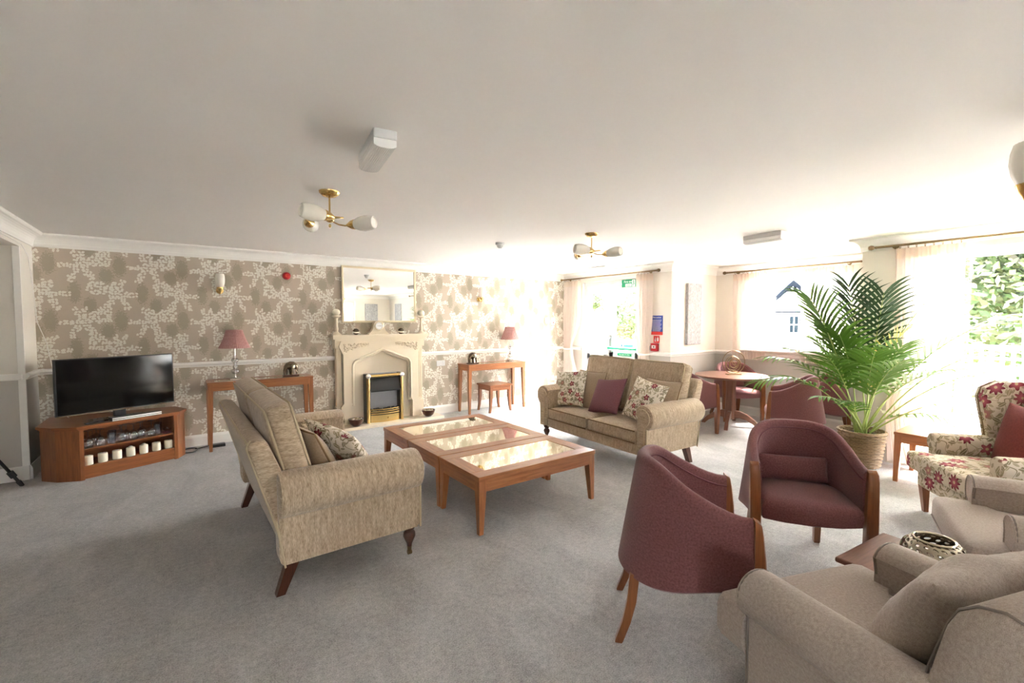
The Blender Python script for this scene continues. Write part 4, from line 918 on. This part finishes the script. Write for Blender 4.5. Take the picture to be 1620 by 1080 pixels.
# ---------------------------------------------------------------- little table between them, with openwork vase
o = thing('lamp_table', 'low brown table between the two greige armchairs', 'table', (2.70, .53, 0), R(-6))
G().box(-.25, .25, -.25, .25, .375, .40, .008).build('table_top', 'mahog', o)
for e in (-1, 1):
    G().box(-.19, .19, e*.19-.01, e*.19+.01, .31, .375).build('apron', 'dark_wood', o); G().box(e*.19-.01, e*.19+.01, -.19, .19, .31, .375).build('apron', 'dark_wood', o)
    for q in (-1, 1): G().taper((e*.20, q*.20, 0), (e*.20, q*.20, .375), .028, .042).build('leg', 'dark_wood', o)
o = thing('openwork_vase', 'round silver openwork vase standing on the low brown table', 'vase', (2.71, .50, .40))
bm = bmesh.new(); rnd = random.Random(4)
prof = [(.066, .0), (.092, .018), (.117, .048), (.124, .076), (.115, .104), (.092, .128), (.072, .136)]
Nn = 20
pts = []
def pz(t):
    t = max(0, min(.9999, t))*(len(prof)-1); i = int(t); u = t-i; return (prof[i][0]*(1-u)+prof[i+1][0]*u, prof[i][1]*(1-u)+prof[i+1][1]*u)
rows = 7; vv = []
for i in range(rows+1):
    row = []
    for j in range(Nn):
        t = i/rows+(0 if i in (0, rows) else .05*(rnd.random()-.5)); a = 2*PI*(j+.5*(i % 2)+(0 if i in (0, rows) else .5*(rnd.random()-.5)))/Nn; r, z = pz(t); row.append(bm.verts.new((r*cos(a), r*sin(a), z)))
    vv.append(row)
for i in range(rows):
    for j in range(Nn):
        a, b = vv[i][j], vv[i][(j+1) % Nn]; c_, d_ = vv[i+1][(j+(i % 2)) % Nn], vv[i+1][(j+(i % 2)-1) % Nn]
        bm.faces.new((a, b, c_, d_))
for fc in bm.faces[:]:
    vs = list(fc.verts); c_ = sum((v.co for v in vs), Vector())/4; inn = [bm.verts.new(c_+(v.co-c_)*.50) for v in vs]
    for q in range(4): bm.faces.new((vs[q], vs[(q+1) % 4], inn[(q+1) % 4], inn[q]))
    bm.faces.remove(fc)
bmesh.ops.recalc_face_normals(bm, faces=bm.faces[:])
bmesh.ops.solidify(bm, geom=bm.faces[:], thickness=.008)
g = G().frombm(bm); v = g.build('pierced_body', 'silver', o, True)
v.modifiers.new('smooth', 'SUBSURF').levels = 2; v.modifiers['smooth'].render_levels = 2; v.scale = (1, 1, 1)
G().tube([(.073*cos(a), .073*sin(a), .136) for a in [2*PI*i/32 for i in range(32)]], .006, 8, None, True).build('rim', 'silver', o, True)
G().lathe([(.068, 0), (.07, .004), (.06, .006)], 28).build('foot', 'bronze', o, True)
# ---------------------------------------------------------------- floral wing chair
o = thing('wing_chair', 'floral high wing armchair with burgundy flowers by the patio doors', 'armchair', (4.72, .53, 0), R(129))
G().softbox((.03, 0, .275), (.66, .60, .14), .025, 0, 6).build('seat_base', 'floral_chair', o, True)
c = G().softbox((.09, 0, .405), (.64, .53, .14), .035, .015, 8).softbox((.345, 0, .405), (.14, .70, .14), .03, .006, 6).build('seat_cushion', 'floral_chair', o, True)
pb = [(-.22, .42), (-.255, .70), (-.30, 1.0), (-.335, 1.055), (-.385, 1.05), (-.40, 1.0), (-.36, .6), (-.33, .2), (-.24, .2)]
G().extr(pb, 'y', -.33, .33, .03).build('backrest', 'floral_chair', o, True)
for e in (-1, 1):
    pr = [(.275, .21), (.272, .55)] + [(.335+.07*cos(a), .555+.07*sin(a)) for a in [PI*.9-i*(PI*1.2)/12 for i in range(13)]] + [(.375, .48), (.37, .21)]
    G().extr([(e*p[0], p[1]) for p in pr], 'x', .25, -.30, .018).build('arm', 'floral_chair', o, True)
    wp = [(-.36, .58), (-.10, .60), (-.085, .70), (-.06, .82), (-.04, .93), (-.06, 1.0), (-.14, 1.045), (-.34, 1.055), (-.39, 1.02)]
    G().extr(wp, 'y', e*.30, e*.385, .012).build('wing', 'floral_chair', o, True)
    G().tube([(x*1.0, e*.342, z) for x, z in wp[1:8]], .006, 6).build('piping', 'seam', o, True)
    G().taper((.30, e*.28, 0), (.31, e*.29, .22), .03, .055).build('front_leg', 'walnut', o); G().taper((-.36, e*.27, 0), (-.29, e*.28, .22), .03, .05).build('rear_leg', 'walnut', o)
cq = thing('velvet_cushion', 'russet velvet cushion standing in the floral wing chair', 'cushion', (4.72, .53, 0), R(129))
cc = G().pillow(.45, .45, .14, 14).build('cushion_cover', 'brick_red', cq, True, 'up'); cc.matrix_local = MT((-.12, 0, .685), 0, 0, R(-90)) @ Euler((R(13), 0, 0)).to_matrix().to_4x4()
# ---------------------------------------------------------------- side table at the patio doors
o = thing('side_table', 'small cherry side table by the patio doors beside the palm', 'table', (5.69, 1.03, 0))
G().box(-.285, .285, -.285, .285, .445, .47, .003).build('table_top', 'cherry', o)
for e in (-1, 1):
    G().box(-.24, .24, e*.268-.011, e*.268+.011, .375, .445).build('apron', 'cherry', o); G().box(e*.268-.011, e*.268+.011, -.24, .24, .375, .445).build('apron', 'cherry', o)
    for q in (-1, 1): G().loft([[(e*(.28-a), q*(.28-b), z) for a, b in ((0, 0), (ww, 0), (ww, ww), (0, ww))] for z, ww in ((.445, .055), (.37, .055), (0, .034))]).build('leg', 'cherry', o)

# ---------------------------------------------------------------- palm in a wicker basket
o = thing('potted_palm', 'tall green palm in a wicker basket in front of the pillar', 'plant', (5.74, 1.66, 0))
bk = thing
g = G(); n = 26
for q in range(20):
    z = .015+q*.0178; r = .155+.045*(z/.36)**.8
    g.tube([((r+.006*(1 if (j+q) % 2 else -1))*cos(2*PI*j/n), (r+.006*(1 if (j+q) % 2 else -1))*sin(2*PI*j/n), z) for j in range(n)], .0085, 5, None, True)
b = g.build('wicker_basket', 'wicker', o, True); b['kind'] = 'stuff'
g = G()
for j in range(n): a = 2*PI*j/n; g.tube([(.152*cos(a), .152*sin(a), .0), (.199*cos(a), .199*sin(a), .365)], .006, 5)
x = g.build('basket_stakes', 'wicker', b, True)
for q in range(3): G().tube([((.203+.008*sin(j*2+q*2))*cos(2*PI*j/n), (.203+.008*sin(j*2+q*2))*sin(2*PI*j/n), .362+.008*cos(j*2+q*2)) for j in range(n)], .010, 5, None, True).build('rim_braid', 'wicker', b, True)
G().lathe([(.0, .0), (.15, .0), (.165, .1), (.19, .32), (.0, .325)], 24).build('soil', 'soil', o)
def frond(az, elev0, L, droop, nl, llen, mat, seed, base=(0, 0), side=0.0, bare=.38, lup=.5):
    rnd = random.Random(seed); p = Vector((base[0], base[1], .31)); pts = [p.copy()]; el = elev0; K = 22; dirs = []
    for i in range(K):
        t = i/K; el = elev0 - droop*(t**1.7); d = Vector((cos(az+side*t)*cos(el), sin(az+side*t)*cos(el), sin(el))); dirs.append(d); p = p+d*(L/K); pts.append(p.copy())
    dirs.append(dirs[-1])
    rs = [.007*(1-.75*i/K)+.0012 for i in range(K+1)]
    st = G().tube(pts, rs, 6).build('frond_stem', 'stemg', o, True)
    g = G()
    for q in range(nl):
        t = bare+(1-bare)*(q+.5)/nl; i = min(K-1, int(t*K)); u = t*K-i; c = pts[i]*(1-u)+pts[i+1]*u; d = dirs[i]
        w = d.cross(Vector((0, 0, 1))); w = w.normalized() if w.length > .05 else Vector((sin(az), -cos(az), 0)); up = w.cross(d).normalized()
        tt = (t-bare)/(1-bare); ll = llen*(.55+.9*sin(PI*(.15+.75*tt)))*.72*(1+.15*(rnd.random()-.5)); fw = .65+1.0*tt
        for e in (-1, 1):
            dv = (w*e*(1.0)+d*(fw+.15*rnd.random())+up*(lup*(1-.6*tt)+.12*rnd.random())).normalized(); pp = c.copy(); wd = up.cross(dv).normalized() if False else (dv.cross(w*e).cross(dv)).normalized()
            nn = dv.cross(up).normalized(); hw = .0135*(1+.2*rnd.random()); rows = []; M_ = 5
            for m in range(M_+1):
                s_ = m/M_; ww = hw*(1-(s_*1.0)**2.2)*(.55+1.2*min(s_*2.4, 1)*.5)+.0004
                rows.append((pp-nn*ww, pp+up*ww*.30*0+Vector((0, 0, -.25*ww)), pp+nn*ww)); dv = (dv+Vector((0, 0, -.115-.10*s_))*(1.0)).normalized(); pp = pp+dv*(ll/M_)
            g.loft([list(r) for r in rows], False, False)
    lf = g.build('leaflets', mat, st, True)
    return st
# view frame of reference: most fronds arch out towards the room and along the window wall
FR = [ # azimuth deg, elevation deg, length, droop, leaflets, leaflet length, material, lup
 (147, 75, 1.56, .36, 17, .52, 'frond', .55), (140, 60, 1.38, 1.05, 13, .36, 'frond', .3), (150, 52, 1.42, 1.30, 13, .34, 'frond', .3), (125, 68, 1.20, .85, 13, .36, 'frond', .35),
 (150, 83, 1.60, .18, 17, .44, 'frondshade', .55), (-130, 84, 1.50, .20, 17, .44, 'frondshade', .55), (-85, 80, 1.38, .40, 13, .42, 'frond', .5),
 (-92, 62, 1.50, .95, 14, .38, 'frond', .35), (-97, 54, 1.62, 1.15, 14, .36, 'frond', .3), (-90, 46, 1.35, 1.35, 13, .30, 'frond', .3),
 (-112, 42, .95, 1.0, 9, .24, 'frond', .3), (-130, 76, 1.10, .6, 12, .38, 'frond', .45), (-165, 76, 1.05, .7, 12, .38, 'frond', .45), (175, 80, 1.15, .5, 13, .40, 'frond', .5),
 (170, 66, 1.25, .9, 14, .36, 'frond', .35), (-120, 62, 1.2, .95, 13, .34, 'frond', .35), (-145, 66, 1.15, .8, 13, .36, 'frond', .4), (138, 80, 1.30, .45, 14, .40, 'frond', .5), (-100, 66, 1.62, .75, 15, .38, 'frond', .4),
 (195, 60, .72, 1.1, 8, .20, 'frond', .3), (155, 60, .80, 1.2, 8, .20, 'frond', .3), (-95, 82, 1.12, .35, 12, .34, 'frondyel', .5), (90, 78, 1.10, .6, 12, .36, 'frond', .45),
]
rnd = random.Random(21)
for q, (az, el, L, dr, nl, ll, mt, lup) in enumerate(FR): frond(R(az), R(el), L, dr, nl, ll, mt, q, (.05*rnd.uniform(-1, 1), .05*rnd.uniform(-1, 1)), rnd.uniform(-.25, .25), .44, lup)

# ---------------------------------------------------------------- television corner
ang = math.atan2(.33, .74)
o = thing('television_cabinet', 'low walnut corner cabinet with open shelf under the television', 'cabinet', (0, 0, 0))
A = (-.80, 5.82); B = (-.06, 6.15); C_ = (.005, 6.31); D_ = (-.10, 6.55); E_ = (-1.10, 6.55); F_ = (-1.10, 6.03); A2_ = (-.975, 5.895)
poly = [A, B, C_, D_, E_, F_, A2_]
cx = sum(p[0] for p in poly)/7; cy = sum(p[1] for p in poly)/7
def inw(p, d): v = Vector((cx-p[0], cy-p[1])).normalized(); return (p[0]+v.x*d, p[1]+v.y*d)
G().prism([inw(p, -.025) for p in poly], .495, .518).prism([inw(p, -.012) for p in poly], .483, .495).build('cabinet_top', 'walnut', o)
t_ = Vector((B[0]-A[0], B[1]-A[1])).normalized(); nrm = Vector((-t_.y, t_.x))
def P2(a, b): return (A[0]+t_.x*a+nrm.x*b, A[1]+t_.y*a+nrm.y*b)
LW = math.hypot(B[0]-A[0], B[1]-A[1])
def panel(p, q, th=.02): 
    d = Vector((q[0]-p[0], q[1]-p[1])).normalized(); n_ = Vector((-d.y, d.x))*th; return [p, q, (q[0]+n_.x, q[1]+n_.y), (p[0]+n_.x, p[1]+n_.y)]
G().prism(panel(A2_, A), 0, .483).build('side_panel', 'walnut', o); G().prism(panel(B, C_), 0, .483).build('side_panel', 'walnut', o)
G().prism(panel(F_, A2_), 0, .483).build('side_panel', 'walnut', o); G().prism(panel(C_, D_), 0, .483).build('side_panel', 'walnut', o)
G().prism([P2(0, 0), P2(.03, 0), P2(.03, .03), P2(0, .03)], 0, .483).build('stile', 'walnut', o); G().prism([P2(LW-.03, 0), P2(LW, 0), P2(LW, .03), P2(LW-.03, .03)], 0, .483).build('stile', 'walnut', o)
G().prism([P2(.03, .32), P2(LW-.03, .32), P2(LW-.03, .335), P2(.03, .335)], .02, .483).build('back_panel', 'walnut', o)
G().prism([P2(.02, .01), P2(.035, .01), P2(.035, .32), P2(.02, .32)], .02, .483).build('divider', 'walnut', o); G().prism([P2(LW-.035, .01), P2(LW-.02, .01), P2(LW-.02, .32), P2(LW-.035, .32)], .02, .483).build('divider', 'walnut', o)
G().prism([P2(.03, .012), P2(LW-.03, .012), P2(LW-.03, .32), P2(.03, .32)], .275, .293).build('shelf', 'walnut', o)
G().prism([P2(.03, .012), P2(LW-.03, .012), P2(LW-.03, .32), P2(.03, .32)], .11, .128).build('shelf', 'walnut', o)
G().prism([P2(.03, .005), P2(LW-.03, .005), P2(LW-.03, .02), P2(.03, .02)], .008, .126).build('plinth', 'walnut', o)
# candles
for q in range(7):
    a = .075+q*.112; x, y = P2(a, .062)
    cd = thing('pillar_candle', ['ivory pillar candle first from the left on the lower cabinet shelf', 'ivory pillar candle second from the left on the lower cabinet shelf', 'ivory pillar candle third from the left on the lower cabinet shelf', 'ivory pillar candle fourth from the left, melted to a point', 'ivory pillar candle third from the right with raised tip', 'ivory pillar candle second from the right on the lower shelf', 'ivory pillar candle at the right end of the lower shelf'][q], 'candle', (x, y, .128), 0, 'ivory candles on the lower cabinet shelf')
    tip = .018 if q in (3, 4) else .003; h_ = .085
    G().lathe([(.036, 0), (.037, .003), (.037, h_-.004), (.034, h_), (.022, h_+tip*.35), (.008, h_+tip), (.002, h_+tip)], 18).build('wax', 'candle', cd, True); G().tube([(0, 0, h_), (.001, 0, h_+tip+.012)], .0015, 5).build('wick', 'black', cd)
# glassware on the upper shelf
def wine(label, x, y, z):
    o = thing('wine_glass', label, 'glass', (x, y, z), 0, 'upturned wine glasses on the cabinet shelf')
    G().lathe([(.034, 0), (.041, .035), (.040, .06), (.024, .088), (.006, .10)], 16).build('bowl', 'glassware', o, True); G().tube([(0, 0, .10), (0, 0, .155)], .004, 8).build('stem', 'glassware', o, True); G().lathe([(.006, .153), (.032, .160), (.032, .163)], 16).build('foot', 'glassware', o, True); return o
def tumbler(label, x, y, z):
    o = thing('tumbler', label, 'glass', (x, y, z), 0, 'tumblers on the cabinet shelf')
    G().lathe([(.034, 0), (.034, .11)], 14).lathe([(.030, .008), (.031, .11)], 14).build('glass_wall', 'glassware', o, True); return o
wg = None
for q, (a, b) in enumerate([(.082, .06), (.135, .13), (.172, .06), (.085, .20), (.19, .21), (.345, .07), (.40, .12), (.44, .06), (.51, .09), (.555, .16), (.60, .07), (.38, .21)]):
    x, y = P2(a, b); lb = 'upturned wine glass %s on the upper cabinet shelf' % (['at the far left front', 'second from the left end', 'third from the left in front', 'behind the left group', 'at the back right of the left group', 'at the left of the middle group', 'in the middle group, set back', 'front centre of the shelf', 'right of centre', 'set back right of centre', 'front of the right group', 'at the back of the middle group'][q])
    wg = wine(lb, x, y, .293) if wg is None else copy_thing(wg, (x, y, .293), 0, lb)
tb = None
for q, (a, b) in enumerate([(.265, .08), (.30, .16), (.665, .10), (.70, .17)]):
    x, y = P2(a, b); lb = ['straight tumbler left of the middle wine glasses', 'straight tumbler set back left of the middle wine glasses', 'straight tumbler near the right end of the shelf', 'straight tumbler set back near the right end'][q]
    tb = tumbler(lb, x, y, .293) if tb is None else copy_thing(tb, (x, y, .293), 0, lb)
x, y = P2(.755, .09); bw = tag(G().lathe([(.02, 0), (.04, .02), (.045, .04), (.042, .04), (.035, .018)], 18).build('glass_dish', 'glassware', None, True), 'small stacked glass dish at the right end of the shelf', 'dish'); bw.location = (x, y, .305)
cd = tag(G().box(-.05, .05, -.04, .04, 0, .012, .002).build('coaster_stack', 'plum', None), 'pinkish flat coaster under the glass dish', 'coaster'); cd.location = (x, y, .293); cd.rotation_euler = (0, 0, ang)
# television, player, remote
x, y = P2(.375, .17)
o = thing('television', 'black flat screen television on the corner cabinet', 'television', (x, y, .518), ang)
w = .485
G().box(-w, w, -.01, .03, .085, .63, .004).box(-.3, .3, .03, .06, .14, .45, .01).build('housing', 'black', o)
G().box(-w+.012, w-.012, -.0125, -.0095, .102, .62).build('screen', 'screen', o); G().box(-w, w, -.013, -.009, .085, .094).build('silver_strip', 'chrome', o)
G().box(-.05, .05, .0, .03, .01, .10, .004).build('stand_neck', 'black', o); G().prism([(-.26, -.07), (.26, -.07), (.22, .10), (-.22, .10)], 0, .012).build('stand_foot', 'screen', o)
x, y = P2(.46, .04); o = thing('disc_player', 'slim silver and black disc player in front of the television', 'player', (x, y, .518), ang)
G().box(-.21, .21, -.04, .05, 0, .035, .003).build('casing', 'black', o); G().box(-.208, .208, -.043, -.038, .004, .014).box(-.208, .208, -.043, -.038, .02, .032).build('front_trim', 'signwhite', o)
x, y = P2(.13, .05); o = tag(G().box(-.075, .075, -.022, .022, 0, .018, .006).build('remote_control', 'black', None), 'black remote control at the left end of the cabinet top', 'remote'); o.location = (x, y, .518); o.rotation_euler = (0, 0, ang+.1)
o = tag(G().tube([(-1.19, 5.6, 2.245), (-1.19, 6.2, 2.235), (-1.185, 6.40, 2.15), (-1.18, 6.48, 1.9), (-1.17, 6.54, 1.5), (-1.12, 6.61, 1.28), (-1.08, 6.615, .95), (-1.06, 6.60, .72), (-1.0, 6.50, .55), (-.95, 6.40, .522)], .004, 6).build('aerial_cable', 'white', None, True), 'thin white aerial cable hanging from the cornice to the television', 'cable')
pts = [(.03+.09*cos(a)*(1+.1*sin(3*a)), 6.42+.10*sin(a), .008+.004*sin(2*a)) for a in [i*PI/10 for i in range(44)]]
tag(G().tube(pts, .005, 6).tube([(.10, 6.46, .008), (.20, 6.5, .01), (.26, 6.5, .02)], .005, 6).build('power_cable', 'black', None, True), 'coiled dark power cable on the carpet right of the television cabinet', 'cable')
tag(G().box(.24, .40, 6.42, 6.50, 0, .035, .006).build('power_adapter', 'black', None), 'black power adapter on the carpet behind the console leg', 'adapter')
# tripod leg at the left edge
o = thing('tripod', 'black tripod leg standing at the far left edge of the room', 'tripod', (-1.34, 5.93, 0))
for q, a in enumerate((-.2, 2.7, 4.4)):
    top = Vector((-.32, -.24, 1.0)); ft = Vector((-.32+.45*cos(a), -.24+.45*sin(a), 0.0)) if q else Vector((.125, .045, 0))
    d = top-ft; l = G().tube([ft+d*.03, ft+d*.42], .013, 8).tube([ft+d*.40, top], .018, 8).build('leg', 'black', o, True)
    G().tube([ft, ft+d*.05], [.016, .02], 8).tube([ft+d*.10, ft+d*.15], .026, 8).build('leg_clamp', 'black', l, True)
G().tube([(-.32, -.24, .8), (-.32, -.24, 1.2)], .018, 10).lathe([(.05, 0), (.05, .04)], 12, None, (-.32, -.24, .98)).build('centre_column', 'black', o, True)
# letter-block ornament on the bay sill
o = thing('sill_ornament', 'tiny tan block ornament on the bay window sill behind the palm', 'ornament', (XB-.06, 2.86, 1.058))
for q in range(4): G().box(-.012, .012, -.09+q*.048, -.05+q*.048, 0, .045, .003).build('block', 'gold', o)

# ---------------------------------------------------------------- ceiling fittings
def shade_g(parent, mt):
    rings = [[((r+.0014*(j % 2))*cos(2*PI*j/40), (r+.0014*(j % 2))*sin(2*PI*j/40), z) for j in range(40)] for r, z in ((.034, .0), (.050, .04), (.058, .085), (.055, .13), (.046, .165), (.040, .168), (.036, .16))]
    s_ = G().loft(rings, True, True, mt).build('glass_shade', 'opal', parent, True)
    G().lathe([(.006, -.075), (.014, -.06), (.032, -.03), (.039, .0), (.036, .004)], 18, mt).build('cup', 'brass', parent, True)
def pendant(label, loc, rot, tilt=14):
    o = thing('ceiling_light', label, 'ceiling light', loc, R(rot))
    G().lathe([(.018, -.04), (.045, -.032), (.066, -.012), (.068, 0)], 24).tube([(0, 0, -.03), (0, 0, -.185)], .006, 8).build('ceiling_rose', 'brass', o, True)
    G().sphere((0, 0, -.185), (.03, .03, .026)).lathe([(.004, -.245), (.010, -.235), (.006, -.22)], 12).build('hub', 'brass', o, True)
    for q in range(3):
        a = q*2*PI/3; ca, sa = cos(a), sin(a)
        arm = [(r*cos(a+b), r*sin(a+b), -.185+z) for r, b, z in ((.02, 0, 0), (.06, -.05, .004), (.11, -.14, .0), (.145, -.34, -.010), (.158, -.62, -.016), (.152, -.85, -.016))]
        ar_ = G().tube(arm, .0055, 8).build('arm', 'brass', o, True)
        p = Vector(arm[-1]); d = (Vector(arm[-1])-Vector(arm[-3])).normalized(); d.z = sin(R(tilt)); d.normalize()
        mt = Matrix.Translation(p+d*.05) @ d.to_track_quat('Z', 'Y').to_matrix().to_4x4()
        shade_g(o, mt @ Matrix.Scale(.92, 4))
    return o
pendant('brass three arm ceiling light with opal shades nearest the fireplace end', (.851, 3.30, H), 310, 3)
pendant('brass three arm ceiling light with opal shades in front of the exit door', (3.406, 3.303, H), 280, 3)
o = thing('ceiling_light', 'brass ceiling light with upright opal shade cut off by the right edge', 'ceiling light', (3.35, .0, H))
G().lathe([(.018, -.04), (.045, -.032), (.066, -.012), (.068, 0)], 24).tube([(0, 0, -.03), (0, 0, -.40)], .006, 8).build('ceiling_rose', 'brass', o, True); G().sphere((0, 0, -.38), (.03, .03, .026)).build('hub', 'brass', o, True)
for q in range(3):
    a = R(125)+q*2*PI/3; pts = [(r*cos(a), r*sin(a), z) for r, z in ((.02, -.38), (.14, -.385), (.25, -.40), (.33, -.405), (.375, -.38), (.385, -.33))]
    G().tube(pts, .008, 8).build('arm', 'brass', o, True); shade_g(o, Matrix.Translation((.385*cos(a), .385*sin(a), -.265)) @ Matrix.Scale(1.12, 4))
def bulkhead(label, loc, rz):
    o = thing('emergency_light', label, 'emergency light', loc, rz)
    G().box(-.055, .055, -.20, .20, -.045, 0, .008).build('housing', 'upvc', o)
    pr = [(.052, -.045), (-.052, -.045)] + [(-.052+.104*i/22, -.085-(.003 if i % 2 else 0)+.012*(abs(i/11-1))**3) for i in range(23)]
    G().extr(pr, 'y', -.195, .195).build('ribbed_lens', 'lens', o); G().box(-.03, .03, -.17, .17, -.075, -.05).build('lamp_tray', 'chrome', o)
    return o
m1 = bulkhead('white emergency bulkhead light with ribbed lens nearest on the ceiling', (.815, 2.27, H), R(-8))
copy_thing(m1, (4.85, 2.28, H), R(-6), 'white emergency bulkhead light on the ceiling near the bay')
copy_thing(m1, (5.62, 5.28, H), 0, 'white emergency bulkhead light on the ceiling above the exit door')
o = thing('smoke_detector', 'small round white smoke detector on the ceiling', 'detector', (2.975, 4.32, H)); G().lathe([(.03, -.055), (.034, -.05), (.036, -.03), (.05, -.025), (.052, 0)], 24).build('body', 'upvc', o, True); G().lathe([(.0, -.06), (.02, -.06), (.024, -.052)], 16).build('sensor_cap', 'grey', o, True)

# ---------------------------------------------------------------- outside
struct(G().box(XR+.2, 40, -30, 40, -.35, -.12).build('ground', 'paving')); struct(G().box(-30, XR+.2, -40, YF-.2, -.35, -.12).build('ground', 'paving'))
def tree(label, x, y, h, rx, rz_, n, mat, mat2, leaf=.16, trunk=True, seed=1, cz=None):
    rnd = random.Random(seed); o = thing('tree' if trunk else 'shrub', label, 'tree' if trunk else 'shrub', (x, y, -.12))
    cz = cz if cz is not None else h*.6
    if trunk:
        G().tube([(0, 0, 0), (.05, .03, h*.3), (-.04, .05, h*.55), (.03, 0, h*.8)], [.13, .10, .075, .03], 8).build('trunk', 'bark', o, True)
        for q in range(5): a = q*1.3; G().tube([(0, 0, h*(.25+.08*q)), (.5*rx*cos(a), .5*rx*sin(a), h*(.42+.08*q)), (.8*rx*cos(a), .8*rx*sin(a), h*(.5+.09*q))], [.05, .035, .015], 6).build('branch', 'bark', o, True)
    for mm, k_ in ((mat, .62), (mat2, .38)):
        g = G(); V = []; F = []
        cl = [(rnd.uniform(-1, 1), rnd.uniform(-1, 1), rnd.uniform(-1, 1), rnd.uniform(.25, .5)) for _ in range(26)]
        for q in range(int(n*k_)):
            c = cl[q % 26]; u = Vector((rnd.gauss(0, 1), rnd.gauss(0, 1), rnd.gauss(0, 1))).normalized()*c[3]*(rnd.random()**.35)
            p = Vector(((c[0]*.75+u.x)*rx, (c[1]*.75+u.y)*rx, cz+(c[2]*.75+u.z)*rz_))
            if p.z < .03: continue
            a = Vector((rnd.gauss(0, 1), rnd.gauss(0, 1), rnd.gauss(0, .6))).normalized(); b = a.orthogonal().normalized(); s_ = leaf*rnd.uniform(.6, 1.2); i = len(V)
            V += [p-a*s_*.5, p+b*s_*.28, p+a*s_*.5, p-b*s_*.28]; F.append((i, i+1, i+2, i+3))
        f = link('foliage', V, F, mm, o, False); f['kind'] = 'stuff'
    return o
tree('leafy tree with pale trunks filling the patio door view', 12.0, 1.0, 5.5, 2.3, 2.7, 24000, 'hedge', 'hedge2', .18, True, 2, 2.5)
tree('bushy green tree farther right beyond the patio doors', 12.2, -3.8, 5.5, 2.2, 2.7, 14000, 'hedge', 'hedge2', .2, True, 3, 2.5)
tree('sunlit leafy shrub seen through the right pane of the exit door', 10.4, 8.3, 2.6, .8, .85, 9000, 'hedge', 'hedge2', .10, False, 5, 1.95)
tree('small leafy tree seen high through the side light of the exit door', 10.9, 10.25, 2.4, .45, .5, 3500, 'hedge', 'hedge2', .10, True, 8, 2.35)
# white lattice fence beyond the patio
o = thing('lattice_fence', 'white lattice fence at the edge of the patio', 'fence', (8.9, 0, -.12))
for y in (-3.4, -1.7, 0, 1.7, 2.9): G().box(-.04, .04, y-.04, y+.04, 0, 1.32, .006).build('fence_post', 'render', o)
for z in (1.27, .98): G().box(-.025, .025, -3.4, 2.9, z-.03, z+.03).build('fence_rail', 'render', o)
for q in range(62): y = -3.35+q*.1; G().box(-.01, .01, y-.019, y+.019, .98, 1.27).build('lattice_slat', 'render', o)
G().box(-.012, .012, -3.4, 2.9, 1.105, 1.14).build('lattice_slat', 'render', o)
for q in range(30): y = -3.3+q*.205; G().box(-.012, .012, y-.085, y+.085, .06, .96).build('fence_board', 'render', o)
# garden furniture glimpsed outside
o = thing('garden_table', 'pale stone topped garden table outside the patio doors', 'table', (7.35, .95, -.12), .2)
G().lathe([(.34, .66), (.36, .68), (.36, .70), (.33, .71)], 28).build('table_top', 'paving', o, True); G().lathe([(.22, 0), (.22, .04), (.10, .10), (.08, .35), (.12, .55), (.2, .66)], 20).build('pedestal', 'paving', o, True)
# brick wall and neighbouring gabled house
o = thing('garden_wall', 'orange brick garden wall low beyond the side light', 'wall', (10.3, 9.3, -.12)); 
for r_ in range(19):
    for q in range(9): G().box(0, .1, -1.0+q*.225+(.11 if r_ % 2 else 0), -1.0+q*.225+.212+(.11 if r_ % 2 else 0), r_*.078, r_*.078+.066).build('brick', 'brickwall', o)
G().box(.012, .09, -1.0, 1.1, 0, 1.48).build('mortar', 'paving', o); G().box(-.02, .12, -1.05, 1.15, 1.48, 1.53, .01).build('coping', 'paving', o)
o = thing('gabled_house', 'white gabled house with blue grey bargeboards seen through the bay window', 'house', (20.0, 8.12, -.12))
G().box(0, 2.5, -1.6, 1.9, 0, 2.0).loft([[(x, -.85, 2.0), (x, .85, 2.0), (x, .85, 2.3), (x, 0, 3.1), (x, -.85, 2.3)] for x in (0, .3)]).build('house_wall', 'render', o)
for e in (-1, 1):
    G().loft([[(x, e*.88, 2.24), (x, e*.88, 2.42), (x, 0, 3.22), (x, 0, 3.04)] for x in (-.25, -.12)]).build('bargeboard', 'timber', o)
    G().loft([[(x, e*.90, 2.40), (x, e*.90, 2.44), (x, 0, 3.28), (x, 0, 3.24)] for x in (-.25, 2.4)]).build('roof_slope', 'slate', o)
G().box(-.16, -.02, -.26, .26, 2.78, 2.84).build('collar_beam', 'timber', o); G().box(-.16, -.02, -.03, .03, 2.78, 3.12).build('king_post', 'timber', o); G().box(-.06, 0, -1.6, 1.9, 1.93, 2.0).build('string_course', 'timber', o)
wf = G().box(-.06, 0, -.52, .22, 1.10, 1.82).build('window_frame', 'render', o)
for q in range(4):
    for r_ in range(2): G().box(-.075, -.058, -.49+q*.175, -.36+q*.175, 1.14+r_*.34, 1.44+r_*.34).build('pane', 'darkpane', wf)
